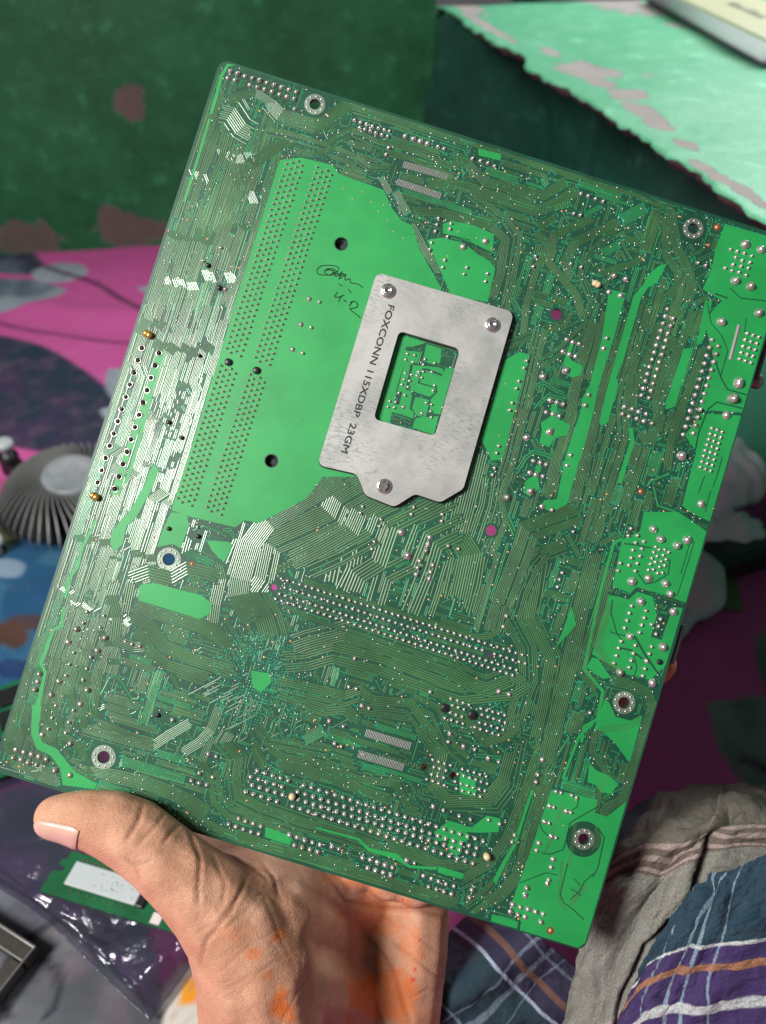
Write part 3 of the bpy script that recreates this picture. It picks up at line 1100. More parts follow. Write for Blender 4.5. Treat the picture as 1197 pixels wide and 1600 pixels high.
# ---- the trace bundles that can be made out in the photograph (n, pitch px, [points px])
for (n, pt, pts) in [
    # along the upper edge
    (12, 2.05, [(418, 160), (437, 181), (490, 197), (507, 195), (526, 179), (550, 163), (640, 191), (735, 222)]),
    (7, 2.0, [(720, 214), (800, 240), (900, 271), (1000, 303), (1040, 322)]),
    (7, 1.9, [(352, 160), (372, 150), (400, 145), (421, 158), (428, 172)]),
    (8, 1.9, [(415, 205), (448, 211), (491, 224), (512, 230), (528, 216), (550, 206), (588, 224), (640, 238), (690, 258), (720, 268)]),
    (6, 1.9, [(450, 236), (492, 241), (524, 233), (556, 246), (578, 262), (612, 262)]),
    (9, 2.2, [(470, 210), (432, 230), (392, 256), (372, 300), (350, 360), (336, 400)]),
    (7, 2.1, [(440, 240), (420, 300), (388, 400), (360, 490), (330, 590), (300, 690), (268, 790)]),
    (6, 2.2, [(374, 222), (360, 254), (330, 345), (320, 372)]),
    (3, 2.3, [(345, 200), (331, 220), (318, 262), (296, 330)]),
    (3, 3.0, [(358, 200), (349, 240), (322, 310)]),
    (12, 3.4, [(344, 172), (362, 176), (378, 200), (396, 210)]),
    # left rows running down the edge
    (7, 2.2, [(300, 332), (284, 362), (268, 372), (262, 395), (240, 470), (232, 500), (214, 520), (204, 552), (150, 715), (122, 790), (104, 850), (60, 985), (14, 1158), (24, 1193), (62, 1213), (98, 1224)]),
    # lower left, the rows down to the drive sockets
    (12, 2.1, [(120, 945), (104, 990), (92, 1030), (80, 1075), (74, 1100), (88, 1140), (84, 1160), (102, 1195), (130, 1208), (142, 1228)]),
    (9, 2.1, [(150, 960), (138, 1000), (128, 1040), (134, 1072), (126, 1120), (132, 1140), (200, 1160), (242, 1170)]),
    (5, 2.3, [(128, 1010), (116, 1050), (108, 1085), (118, 1110), (100, 1150), (124, 1168), (138, 1196)]),
    (4, 2.4, [(170, 940), (158, 985), (170, 1010), (158, 1045), (148, 1110), (150, 1128)]),
    (10, 2.2, [(150, 1222), (140, 1208), (172, 1212), (230, 1224), (280, 1244), (330, 1272)]),
    (5, 2.4, [(46, 1100), (36, 1130), (44, 1150), (70, 1166)]),
    (4, 2.6, [(44, 1202), (66, 1200), (90, 1212)]),
    (6, 2.6, [(145, 1128), (205, 1152), (240, 1165), (262, 1150), (300, 1128)]),
    # beside the mounting hole and the green plane
    (5, 4.3, [(200, 905), (232, 893), (268, 902), (292, 888), (330, 897), (346, 905)]),
    (4, 3.4, [(196, 960), (206, 910), (216, 896), (236, 890)]),
    (7, 3.3, [(206, 945), (262, 962), (312, 976), (336, 990), (362, 1010)]),
    (6, 3.2, [(338, 880), (345, 905), (336, 945), (332, 975), (342, 990)]),
    (6, 3.3, [(200, 960), (232, 975), (256, 1010), (300, 1030), (350, 1045), (372, 1050)]),
    (5, 3.3, [(206, 985), (224, 996), (236, 1020), (262, 1040), (330, 1060)]),
    (5, 3.3, [(182, 905), (174, 930), (184, 965), (180, 1000), (210, 1012), (236, 1010)]),
    # the fan between the processor and the graphics slot
    (11, 3.0, [(540, 745), (505, 763), (418, 815), (392, 850), (376, 905), (372, 930), (395, 970)]),
    (13, 3.3, [(575, 755), (528, 782), (518, 806), (470, 828), (420, 850), (408, 905), (394, 925), (420, 965), (430, 1000)]),
    (9, 3.5, [(600, 775), (560, 800), (548, 828), (500, 855), (450, 880)]),
    (9, 3.8, [(640, 790), (594, 812), (584, 838), (530, 868), (476, 892)]),
    (6, 4.8, [(690, 780), (640, 806), (612, 820), (592, 880), (560, 900), (548, 930)]),
    (7, 4.6, [(720, 800), (660, 828), (640, 880), (600, 900), (585, 950)]),
    (6, 5.0, [(720, 830), (680, 850), (668, 890), (640, 960)]),
    (5, 5.0, [(560, 850), (552, 890), (535, 925)]),
    (4, 6.0, [(528, 860), (516, 915)]),
    (12, 3.9, [(742, 700), (720, 790), (708, 835), (728, 868), (712, 940)]),
    (9, 3.8, [(690, 870), (672, 930), (660, 965)]),
    (6, 4.5, [(748, 860), (740, 910), (726, 960)]),
    (8, 3.6, [(770, 740), (762, 790), (742, 850)]),
    (7, 3.0, [(545, 795), (520, 775), (505, 750)]),
    # above and below the graphics slot
    (3, 3.2, [(470, 905), (520, 925), (640, 962), (740, 994), (762, 995), (780, 985), (790, 940)]),
    (2, 3.0, [(440, 945), (490, 968), (560, 990), (660, 1022), (745, 1052)]),
    (9, 3.6, [(452, 1010), (480, 1000), (540, 985), (640, 1020), (700, 1040), (735, 1062), (760, 1072), (800, 1056)]),
    (9, 3.8, [(440, 1035), (480, 1032), (520, 1020), (600, 1040), (690, 1075), (720, 1085), (800, 1078), (826, 1062)]),
    (7, 3.4, [(424, 1066), (468, 1076), (540, 1092), (562, 1084), (580, 1098), (640, 1104), (680, 1160)]),
    (5, 3.6, [(432, 1080), (470, 1096), (510, 1110), (540, 1108), (560, 1128)]),
    (6, 3.4, [(560, 1108), (600, 1112), (648, 1120), (672, 1160), (690, 1180), (680, 1230), (700, 1252), (760, 1250), (786, 1220), (800, 1170)]),
    (7, 3.0, [(640, 1092), (680, 1110), (705, 1168), (730, 1190)]),
    (5, 3.0, [(690, 1100), (730, 1125), (760, 1160), (790, 1150), (815, 1130)]),
    # right half, the big rows
    (14, 2.5, [(908, 800), (826, 830), (816, 862), (800, 905), (780, 960), (772, 990)]),
    (10, 3.0, [(850, 860), (832, 880), (812, 925), (800, 968), (824, 1012), (826, 1062), (812, 1100), (798, 1150)]),
    (8, 3.0, [(890, 850), (846, 868), (838, 920), (830, 965), (864, 1028), (850, 1110), (838, 1160)]),
    (9, 2.9, [(930, 860), (906, 960), (890, 1040), (868, 1130), (850, 1200)]),
    (7, 2.4, [(925, 880), (912, 930), (898, 1000)]),
    (12, 2.1, [(824, 965), (840, 985), (868, 1030), (856, 1070), (852, 1140), (836, 1230), (808, 1320), (798, 1360), (760, 1400), (725, 1425)]),
    (9, 2.2, [(900, 1010), (880, 1080), (868, 1120), (860, 1190), (848, 1236), (826, 1310), (814, 1362), (780, 1400), (752, 1412)]),
    (6, 2.6, [(880, 1080), (866, 1140), (836, 1190), (820, 1240), (792, 1310), (764, 1350), (720, 1375)]),
    (6, 3.0, [(800, 1150), (815, 1160), (800, 1230), (776, 1262), (700, 1258)]),
    (5, 2.5, [(842, 1170), (826, 1235), (800, 1300)]),
    # voltage regulator column and the rows beside it
    (11, 2.1, [(846, 510), (838, 545), (826, 600), (796, 720), (776, 780), (784, 815), (760, 870)]),
    (8, 2.1, [(930, 500), (908, 560), (896, 620), (892, 650), (878, 700), (868, 720), (862, 760), (850, 780)]),
    (7, 2.3, [(948, 560), (928, 660), (912, 720), (900, 780), (884, 812)]),
    (5, 2.3, [(948, 480), (932, 545), (916, 600)]),
    (6, 2.2, [(985, 490), (962, 560), (944, 620), (926, 700), (915, 760)]),
    (9, 2.1, [(1012, 470), (992, 540), (980, 590), (972, 640), (975, 680), (952, 750), (940, 800), (925, 850)]),
    (7, 2.1, [(1034, 500), (1012, 560), (990, 610), (988, 650)]),
    (8, 2.2, [(1040, 470), (1066, 440), (1052, 500), (1035, 560), (1024, 600), (1030, 650), (1012, 700)]),
    (6, 2.3, [(1085, 480), (1072, 520), (1054, 560), (1036, 630)]),
    (5, 2.5, [(1100, 540), (1084, 590), (1060, 650), (1048, 690), (1042, 740)]),
    (4, 2.5, [(1000, 670), (1010, 700), (990, 760), (972, 800)]),
    (8, 2.1, [(800, 600), (880, 545), (905, 520), (930, 500)]),
    (7, 2.1, [(782, 545), (840, 520), (880, 505), (895, 480)]),
    # loops in the upper right
    (6, 2.2, [(930, 340), (866, 368), (858, 410), (900, 460), (912, 500)]),
    (7, 2.1, [(970, 345), (900, 378), (882, 410), (896, 440)]),
    (6, 2.1, [(1000, 350), (950, 370), (920, 400), (908, 430), (925, 470), (915, 520)]),
    (8, 2.0, [(1045, 320), (1052, 350), (1058, 390), (1075, 420), (1082, 450), (1070, 480)]),
    (7, 2.0, [(1040, 330), (1042, 400), (1060, 425), (1060, 460), (1040, 520)]),
    (5, 2.2, [(934, 430), (962, 420), (990, 412), (1010, 395)]),
    (7, 2.2, [(700, 250), (730, 256), (760, 285), (820, 300), (850, 305), (890, 282)]),
    (8, 2.2, [(660, 285), (720, 290), (780, 310), (840, 330), (870, 318), (910, 292)]),
    (7, 2.2, [(730, 300), (790, 345), (810, 370), (800, 430), (790, 480), (778, 530)]),
    (6, 2.3, [(640, 330), (690, 332), (770, 355), (790, 375), (782, 430), (768, 470)]),
    (5, 2.3, [(830, 360), (860, 380), (838, 420), (822, 480), (816, 540)]),
    (5, 2.4, [(690, 430), (668, 398), (655, 372), (640, 346)]),
    (4, 2.3, [(602, 240), (640, 246), (700, 272), (722, 290)]),
    (3, 2.4, [(740, 425), (812, 395), (822, 380)]),
    # lower centre: rows to the expansion slots
    (11, 2.5, [(362, 1140), (350, 1160), (372, 1185), (368, 1215), (372, 1245), (405, 1262), (470, 1285), (540, 1305), (600, 1328)]),
    (9, 2.4, [(330, 1200), (340, 1250), (360, 1270), (420, 1286), (480, 1302)]),
    (9, 2.2, [(360, 1300), (400, 1318), (470, 1338), (560, 1366), (640, 1390), (720, 1416)]),
    (5, 2.5, [(280, 1262), (330, 1290), (350, 1300), (420, 1322)]),
    (7, 2.4, [(420, 1165), (446, 1182), (500, 1190), (560, 1215), (620, 1222), (640, 1260), (660, 1270)]),
    (7, 2.3, [(430, 1190), (500, 1210), (580, 1240), (620, 1252)]),
    (6, 2.5, [(400, 1130), (420, 1160), (470, 1170), (520, 1180)]),
    (6, 2.6, [(600, 1320), (680, 1350), (730, 1352), (765, 1345), (790, 1325)]),
    (5, 2.4, [(570, 1290), (650, 1330), (730, 1372)]),
    (5, 2.6, [(330, 1150), (316, 1190), (330, 1225), (352, 1240)]),
    (6, 2.6, [(280, 1180), (312, 1160), (330, 1140), (345, 1100)]),
    ]:
    bundle(pts, n, pt)
for (n, pt, pts) in [
    # right edge
    (6, 2.5, [(1022, 1095), (1000, 1165), (985, 1220), (972, 1250), (948, 1262), (938, 1290), (930, 1330)]),
    (10, 2.1, [(945, 1062), (985, 1072), (1010, 1085), (1020, 1112)]),
    (4, 2.8, [(1006, 1120), (980, 1135), (940, 1140), (925, 1160)]),
    (4, 2.6, [(930, 1140), (925, 1175), (948, 1205), (962, 1220)]),
    (4, 2.4, [(945, 1205), (936, 1240), (930, 1275)]),
    (6, 2.8, [(955, 880), (938, 950), (918, 1010), (908, 1045), (935, 1082)]),
    (5, 2.6, [(955, 940), (943, 975), (932, 1010), (952, 1040), (975, 1050)]),
    (3, 2.8, [(880, 1255), (850, 1335), (866, 1300)]),
    (3, 2.0, [(900, 1280), (890, 1350), (878, 1360)]),
    (2, 2.5, [(878, 1345), (874, 1410), (890, 1428)]),
    (4, 2.5, [(920, 1380), (900, 1400), (888, 1418)]),
]:
    bundle(pts, n, pt, over=True)

left_lanes()
# the brighter single tracks
for (n, pt, w, pts) in [
    (1, 3, 3, [(150, 1100), (170, 1062), (176, 1052), (190, 1065), (206, 1092), (215, 1092), (222, 1080)]),
    (2, 4, 2, [(740, 1180), (790, 1185), (800, 1190), (812, 1210), (790, 1230)]),
    (1, 3, 2.4, [(860, 1130), (872, 1180), (890, 1150)]),
    (2, 4, 2, [(818, 620), (830, 605), (850, 598), (872, 612), (890, 618)]),
    (2, 4, 2, [(806, 740), (822, 715), (834, 706), (858, 712), (872, 720)]),
    (2, 4, 2, [(836, 640), (846, 628), (858, 618), (888, 625)]),
    (1, 3, 2.6, [(720, 905), (702, 965)]), (1, 3, 2.6, [(690, 850), (686, 880), (676, 905)]),
    (2, 5, 2.4, [(790, 800), (806, 838)]), (1, 3, 2.6, [(843, 985), (856, 1020), (866, 1035)]),
    (1, 3, 2.6, [(1070, 500), (1062, 540)]), (1, 4, 3, [(1108, 395), (1112, 420), (1098, 440)]),
    (1, 4, 3, [(1020, 755), (1028, 790), (1058, 800)]), (1, 4, 4, [(1012, 760), (1016, 752), (1046, 740), (1052, 700)]),
    (1, 3, 3, [(1008, 700), (1040, 680)]),
    (2, 4, 2.2, [(150, 1060), (142, 1100), (146, 1126)]), (2, 4, 2, [(110, 1010), (116, 1062), (110, 1085)]),
    (1, 3, 2.6, [(420, 1066), (436, 1082), (460, 1094), (500, 1100)]), (1, 3, 2.6, [(430, 1166), (460, 1200), (500, 1198)]),
    (1, 3, 2.6, [(300, 830), (318, 822), (345, 832), (362, 845)]), (3, 4, 2, [(298, 835), (290, 862), (330, 880), (346, 900)]),
    (2, 3.5, 1.8, [(340, 828), (360, 828), (368, 842), (352, 880)]),
]:
    bundle(pts, n, pt, w, 'g')

# dark clearance lines that divide the copper planes
for w, pts in [
    (2.0, z930([(840, 60), (880, 180), (925, 262), (1060, 300)])), (2.2, z930([(700, 690), (725, 560), (790, 400), (850, 352), (940, 372), (1030, 395)])), (1.4, z930([(765, 870), (722, 985)])), (1.4, z930([(890, 735), (850, 880), (800, 1000), (770, 1120)])),
    (1.2, z860([(1000, 205), (880, 582)])), (1.2, z860([(968, 215), (905, 430)])), (2.0, z860([(510, 220), (580, 225), (700, 250)])), (1.6, z860([(610, 430), (660, 500), (720, 490), (820, 430), (830, 330)])),
    (3.0, z860([(400, 560), (540, 600), (600, 545), (740, 590), (945, 655)])), (1.6, z860([(430, 610), (420, 700), (460, 840), (500, 900)])), (3.0, z860([(590, 870), (650, 980), (760, 1140)])), (2.6, z860([(470, 940), (560, 960), (640, 1020)])),
    (1.6, z860([(410, 830), (470, 850), (530, 860)])), (1.4, z860([(580, 1000), (600, 1080), (570, 1180)])),
    (1.4, z720([(690, 545), (680, 600), (640, 625)])), (1.6, z720([(800, 600), (640, 690), (600, 850), (520, 878), (470, 868)])), (1.4, z720([(465, 690), (470, 730), (510, 770)])), (1.4, z720([(570, 1000), (500, 985), (340, 1045)])),
    (1.6, z720([(625, 930), (580, 1110), (600, 1160), (650, 1195), (720, 1260)])), (1.4, z720([(775, 990), (720, 1040), (690, 1100), (640, 1140)])), (1.2, z720([(660, 1020), (700, 1060)])), (1.4, z720([(640, 1080), (680, 1100), (700, 1120)])),
    (1.6, z720([(800, 720), (838, 780), (800, 960), (770, 1010)])), (1.4, z720([(350, 1270), (335, 1335)])),
    (1.6, z850([(1000, 690), (1060, 745), (1197, 760)])), (1.4, z850([(880, 770), (900, 880), (960, 950), (990, 1030), (950, 1170)])), (1.2, z850([(1090, 850), (1080, 930)])), (2.4, z850([(920, 720), (990, 745)])),
    (1.2, z740([(60, 700), (90, 640), (130, 560)])), (1.3, z600([(270, 890), (420, 870), (540, 900)])),
]:
    trace([bp(*p_) for p_ in pts], w * PX, 'd', marks=False, zz=0.115)
# meanders
def meander(a, b, n, amp, k='o', w=1.6):
    a, b = np.array(a, float), np.array(b, float)
    d = (b - a) / n
    nn = np.array([-d[1], d[0]]); nn = nn / np.linalg.norm(nn) * amp
    pts = []
    for i in range(n):
        s = 1 if i % 2 else -1
        pts += [a + d * (i + 0.1) + nn * s, a + d * (i + 0.9) + nn * s]
    trace([bp(*p) for p in pts], w * PX, k)


meander((425, 895), (484, 866), 18, 4)
meander((497, 843), (558, 810), 18, 4)
meander((865, 325), (895, 318), 8, 4, 'g')
meander((945, 1005), (925, 1085), 16, 3)
meander((590, 1180), (680, 1205), 22, 3)
meander((690, 1225), (640, 1245), 14, 4)
meander((876, 1385), (900, 1395), 6, 5)
meander((300, 390), (282, 455), 10, 2.5)
meander((280, 610), (262, 680), 10, 2.5)

# contact combs
combs = MB()
for (a, b, n, hgt) in [((631, 257), (699, 276), 32, 11), ((621, 284), (688, 306), 32, 11), ((572, 1145), (641, 1166), 30, 12), ((561, 1178), (630, 1199), 30, 12)]:
    A, B = bp(*a), bp(*b)
    for i in range(n):
        p = A + (B - A) * i / (n - 1)
        d = (B - A) / np.linalg.norm(B - A)
        e = np.array([-d[1], d[0]]) * hgt * PX / 2
        q = d * 0.13
        z = 0.05
        combs.add([(*(p - e - q), z), (*(p - e + q), z), (*(p + e + q), z), (*(p + e - q), z), (*(p - e), z + 0.03), (*(p + e), z + 0.03)], [(0, 4, 5, 3), (4, 1, 2, 5), (0, 1, 4), (2, 3, 5)])
        mark_disc(p[0], p[1], hgt * PX * 0.7)
co = combs.build("contact_pads", M_TIN, board, scale=0.001)
tag(co, kind='stuff')

# ---- solder joints and pins
JOINT_PROF = [(1.0, 0.0), (1.0, 0.10), (0.86, 0.34), (0.62, 0.66), (0.40, 0.90), (0.0, 0.98)]


def joint_mesh(name, material, n=14, square=False):
    mb = MB()
    if square:
        mb.box(-1, 1, -1, 1, 0, 0.12)
        mb.lathe([(0.8, 0.12), (0.62, 0.55), (0.4, 0.85), (0, 0.92)], 0, 0, n)
    else:
        mb.lathe(JOINT_PROF, 0, 0, n)
    me = bpy.data.meshes.new(name)
    me.from_pydata(mb.v, [], mb.f)
    me.materials.append(material)
    me.polygons.foreach_set('use_smooth', [True] * len(me.polygons))
    return me


ME_J = joint_mesh("solder_joint", M_TIN)
ME_JD = joint_mesh("solder_joint_dull", M_TIN2)
ME_JS = joint_mesh("solder_joint_square", M_TIN, square=True)
_mbh = MB(); _mbh.lathe([(1.0, 0.0), (1.0, 0.10), (0.86, 0.20), (0.70, 0.12), (0.66, 0.02)], 0, 0, 16)
ME_JH = bpy.data.meshes.new('solder_joint_hollow'); ME_JH.from_pydata(_mbh.v, [], _mbh.f); ME_JH.materials.append(M_TIN)
ME_JH.polygons.foreach_set('use_smooth', [True] * len(_mbh.f))
small = MB()
small_d = MB()
n_joint = [0]


def joint(px, py, r, kind=''):
    """r in photo pixels; joints wide enough to pick out are objects of their own"""
    x, y = bp(px, py)
    if abs(x) > BW / 2 - 0.8 or abs(y) > BH / 2 - 0.8: return
    if near_hole((x, y)): return
    rm = r * PX
    mark_disc(x, y, rm + 0.25)
    hh = 0.9 + 0.25 * rng.random()
    if r >= 4.2 and n_joint[0] < 290:
        n_joint[0] += 1
        o = bpy.data.objects.new("solder_joint", {'s': ME_JS, 'd': ME_JD, 'h': ME_JH}.get(kind, ME_J if rng.random() > 0.3 else ME_JD))
        col.objects.link(o)
        o.parent = board
        o.location = (x * 0.001, y * 0.001, 0.00003)
        s = rm * 0.001
        s *= rng.uniform(0.92, 1.08)
        o.scale = (s, s * rng.uniform(0.92, 1.06), s * hh * (1 if kind == 'h' else rng.uniform(0.65, 1.2)))
        o.rotation_euler = (rng.normal(0, 0.06), rng.normal(0, 0.06), 0 if kind == 's' else rng.uniform(0, 6))
    else:
        mb = small_d if kind == 'd' else small
        if kind == 's':
            mb.box(x - rm, x + rm, y - rm, y + rm, 0.02, 0.16)
            mb.lathe([(rm * .8, .16), (rm * .5, .16 + rm * .6), (0, .16 + rm * .75)], x, y, 6)
        else:
            jx, jy = rng.normal(0, 0.05, 2)
            if kind == 'd':
                mb.lathe([(rm, 0.02), (rm * .9, .14), (rm * .5, .30), (rm * .42, .85 * hh), (0, .95 * hh)], x, y, 7, jx * 2, jy * 2)
            else:
                mb.lathe([(rm, 0.02), (rm * .92, .14), (rm * .6, rm * .95 * hh), (0, rm * 1.2 * hh)], x, y, 8, jx, jy)


def joints(pts, r=3.6, kind=''):
    for p in pts:
        joint(p[0], p[1], r, p[2] if len(p) > 2 else kind)


def row(a, b, n, r, kind='', skip=()):
    for i in range(n):
        if i in skip: continue
        t_ = i / max(1, n - 1)
        joint(a[0] + (b[0] - a[0]) * t_, a[1] + (b[1] - a[1]) * t_, r, kind)


# big joints first (they become objects of their own)
joints(z850([(1085, 455), (1170, 483), (1030, 652), (1113, 682), (1157, 825), (955, 873), (1050, 1195)]), 7.5)
joints(z930([(1003, 225), (963, 327), (605, 727)]), 9)
joints(z930([(920, 443)]), 6.5)
joints(z930([(743, 1063), (407, 1240), (457, 1310), (572, 1355), (645, 1315)]), 7)
joints(z860([(567, 483), (683, 460), (800, 497), (833, 568), (627, 622), (855, 692), (553, 863), (783, 937), (483, 1113), (710, 1187)]), 7.2)
joints(z600([(495, 940), (633, 905)]), 5.5)
joints(z740([(497, 405), (380, 840), (240, 1268)]), 6)
joints(z740([(660, 362), (545, 795), (408, 1222)]), 6, 's')
joints(z420([(775, 418)]), 6)
joints(z420([(813, 552)]), 6, 's')
joints(z850([(378, 625), (440, 643), (415, 730), (350, 712)]), 5)
joints(z000([(480, 130), (657, 185), (322, 540), (502, 600), (263, 790), (440, 845)]), 4.8, 'd')
joints(z000([(428, 212), (610, 265), (370, 457), (547, 510)]), 4.8)
joints(z000([(437, 1042)]), 4.5)
row((222, 544), (153, 754), 12, 5.4, 'h')
row((249, 552), (180, 764), 12, 5.6, 'h')
row((360, 112), (463, 144), 10, 4.2, 'd')
row((356, 122), (460, 155), 10, 4.2, 'd', skip=(2,))
joints(z000([(100, 885), (150, 898), (197, 912), (243, 927), (292, 942), (85, 932), (133, 945), (180, 962), (230, 977)]), 4.4, 'd')
joints(z000([(345, 1012)]), 4.2, 's')
joints(z000([(248, 410), (235, 460), (220, 507)]), 4.5, 'd')
joints(z600([(133, 250), (183, 268), (228, 280), (272, 296)]), 4.5)
joints(z740([(665, 140), (710, 158), (755, 170), (640, 225), (685, 245), (730, 260), (548, 573), (595, 588), (640, 603), (520, 660), (567, 672), (613, 688), (427, 1007), (475, 1020), (520, 1033), (402, 1090), (447, 1105), (495, 1117)]), 4.4)
joints(z740([(950, 130), (930, 203), (822, 535), (795, 610), (692, 965), (670, 1040), (490, 1333), (560, 1357)]), 4.2)
joints(z930([(207, 383), (258, 400), (308, 418), (358, 433), (190, 435), (240, 452), (292, 467), (343, 484), (397, 500)]), 4.3)
row((1112, 531), (1068, 679), 13, 4.4)
row((1122, 541), (1083, 677), 12, 4.4)
row((1043, 483), (1002, 618), 13, 4.2)
row((1051, 498), (1014, 622), 12, 4.2)
joints(z200c([(945, 953), (990, 967), (1035, 982), (1080, 995), (1125, 1010), (975, 1012), (1020, 1025), (1065, 1038)]), 4.4)
joints(z200c([(650, 857), (690, 872), (735, 887), (780, 902), (590, 890), (633, 905), (677, 920), (722, 935), (767, 947)]), 4.3, 'd')
joints(z480([(325, 1048), (370, 1060), (413, 1075), (457, 1090), (500, 1105), (355, 1108), (400, 1122), (445, 1135)]), 4.6)
joints(z480([(490, 1150)]), 4.4, 's')
joints(z400([(785, 505), (822, 518), (855, 530), (890, 543), (927, 552), (808, 555), (845, 567), (880, 577), (915, 590), (1010, 570), (1000, 605)]), 4.2, 'd')
joints(z720([(303, 1170), (348, 1187), (393, 1198), (437, 1212), (482, 1226), (290, 1215), (333, 1230), (378, 1245), (467, 1272), (385, 1073)]), 4.4)
joints(z720([(375, 1118)]), 4.4, 's')
joints(z420([(943, 447), (932, 488), (920, 525), (883, 585), (870, 625), (862, 665), (960, 610), (947, 650), (1050, 497)]), 4.3)
joints(z640([(567, 683), (550, 745), (583, 1140)]), 4.2, 'd')
joints(z720([(478, 325), (450, 412), (440, 455), (457, 812), (443, 855), (540, 907), (527, 953)]), 4.2)
joints(z200c([(373, 635), (417, 650), (262, 280)]), 4.2)
# expansion slot pins, four staggered rows
for (a, b) in (((402, 1204), (755, 1314)), ((392, 1214), (745, 1325)), ((394, 1227), (742, 1335)), ((384, 1237), (739, 1349))):
    row(a, b, 30, 3.9, skip=(5,))
for k, (ax, ay) in enumerate(((440, 904), (445, 918), (437, 928), (431, 936))):
    row((ax, ay), (ax + 376 - (6 if k > 1 else 0), ay + 119), 40, 3.1)
# memory slot pins
LD = np.array([-0.3085, 0.9512])
SD = np.array([0.952, 0.306])
for (top, nrow) in ((np.array([452, 248]), 60), (np.array([497, 262]), 60)):
    for c_ in range(4):
        for i in range(nrow):
            if 34 <= i <= 35: continue
            q = top + SD * (c_ * 8.2 - 2) + LD * (i * 9.45 + (4.7 if c_ % 2 else 0))
            joint(q[0], q[1], 2.55, 'd')
for (x, y) in ((357, 566), (400, 579)):
    pass
# everything else
joints(z320([(875, 405), (910, 418), (945, 427), (980, 440), (1015, 450), (1050, 460), (1080, 470), (905, 450), (935, 458), (968, 468), (1000, 480), (1035, 490), (1070, 500), (1075, 565), (1060, 605), (525, 340)]), 3.4)
joints(z600([(337, 318), (375, 330), (550, 392), (600, 405), (648, 420), (690, 438), (340, 765), (330, 803), (320, 845), (395, 880), (418, 795), (410, 830), (297, 915), (285, 957), (378, 1025), (365, 1070), (515, 1070), (500, 1112), (645, 1110), (632, 1157), (945, 1000), (930, 1065)]), 3.5)
joints(z850([(200, 182), (238, 195), (278, 210), (318, 225), (160, 290), (195, 298), (145, 560), (200, 578), (830, 555), (870, 570)]), 3.4)
joints(z740([(378, 292), (360, 345), (323, 438), (305, 490), (275, 593), (258, 645), (180, 898), (163, 950), (150, 1057), (135, 1107)]), 3.6)
for i in range(8):
    for c_ in range(3):
        joint(1112 + c_ * 8 - 18 * i / 7, 669 + c_ * 3 + 61 * i / 7, 3.3)
for i in range(5):
    for c_ in range(3):
        joint(1167 + c_ * 9 - 12 * i / 4, 521 + c_ * 3 + 40 * i / 4, 3.5)
joints(z850([(1005, 482), (1040, 493), (1078, 503), (1118, 518), (1032, 525), (1067, 543), (1108, 553), (1018, 565), (1060, 573), (1100, 583), (975, 583), (1012, 597), (1050, 607), (1087, 622)]), 3.4)
joints(z860([(557, 115), (540, 165), (603, 163), (590, 213), (648, 205), (573, 265), (635, 255), (560, 318), (620, 307), (543, 370), (603, 358), (483, 355), (468, 408), (588, 410), (563, 652), (547, 702), (532, 753), (515, 805), (663, 685), (650, 735),
             (633, 785), (618, 837), (765, 743), (750, 795), (733, 847), (702, 780), (490, 897), (473, 945), (457, 998), (440, 1050), (590, 928), (575, 980), (560, 1030), (545, 1080), (702, 935), (687, 985), (670, 1035, 's'), (655, 1087), (640, 1138)]), 3.6)
joints(z860([(730, 242), (717, 280), (703, 320), (693, 362), (680, 403), (755, 262), (740, 307), (727, 347), (712, 400), (793, 262), (783, 300), (770, 343), (757, 382), (743, 425), (820, 280), (803, 330), (792, 370), (777, 422)]), 3.1)
joints(z480([(840, 118), (880, 130), (912, 143), (947, 155), (850, 158), (883, 170), (918, 182), (838, 200), (870, 213), (905, 225), (805, 232), (843, 243), (877, 255), (912, 265), (1015, 175), (1050, 187), (1085, 195), (1120, 205), (1155, 215), (1022, 212), (1057, 225),
             (1090, 235), (1125, 248), (1158, 258), (1008, 258), (1042, 268), (1077, 278), (1112, 290), (1147, 300), (980, 285), (1013, 297), (1050, 307), (1085, 320), (1120, 330),
             (735, 475), (770, 487), (803, 497), (838, 508), (742, 518), (776, 527), (812, 538), (727, 560), (763, 570), (798, 580), (700, 590), (735, 600), (768, 612), (803, 625), (908, 530), (942, 540), (977, 550), (1010, 562), (1047, 573), (880, 558), (915, 568),
             (950, 580), (985, 592), (1018, 603), (1053, 615), (865, 603), (900, 615), (935, 625), (970, 637), (1005, 647), (1040, 658), (873, 645), (908, 655), (945, 665), (978, 677), (1013, 690)]), 3.1)
joints(z480([(145, 985, 's'), (187, 997), (582, 1065, 's'), (628, 1080), (738, 748, 's'), (797, 770), (890, 803), (955, 823), (1060, 825), (1125, 850), (915, 398, 's'), (980, 415), (1060, 467, 's'), (1120, 488), (835, 322, 's'), (825, 370), (130, 250, 's'),
             (213, 280), (320, 160, 's'), (362, 175), (720, 78), (245, 50), (288, 60), (1122, 75, 's'), (1180, 95), (160, 380), (200, 398)]), 3.6)
joints(z720([(557, 510), (585, 518), (648, 533), (677, 545), (520, 597, 's'), (543, 602), (618, 627, 's'), (643, 633), (490, 687, 's'), (515, 695), (530, 773, 's'), (555, 780), (513, 1025), (507, 1050, 's'), (315, 765), (300, 805), (755, 50)]), 3.5)
joints(z000([(460, 278), (435, 350), (413, 420), (567, 305), (542, 377), (518, 447), (350, 608), (327, 683), (303, 753), (460, 637), (433, 710), (412, 778), (543, 22), (520, 92), (650, 48), (627, 120), (783, 210), (825, 225), (873, 238, 's')]), 3.3)
joints(z200c([(470, 480, 's'), (517, 493), (418, 590), (497, 615), (462, 662, 's'), (1110, 1053, 's')]), 3.6)
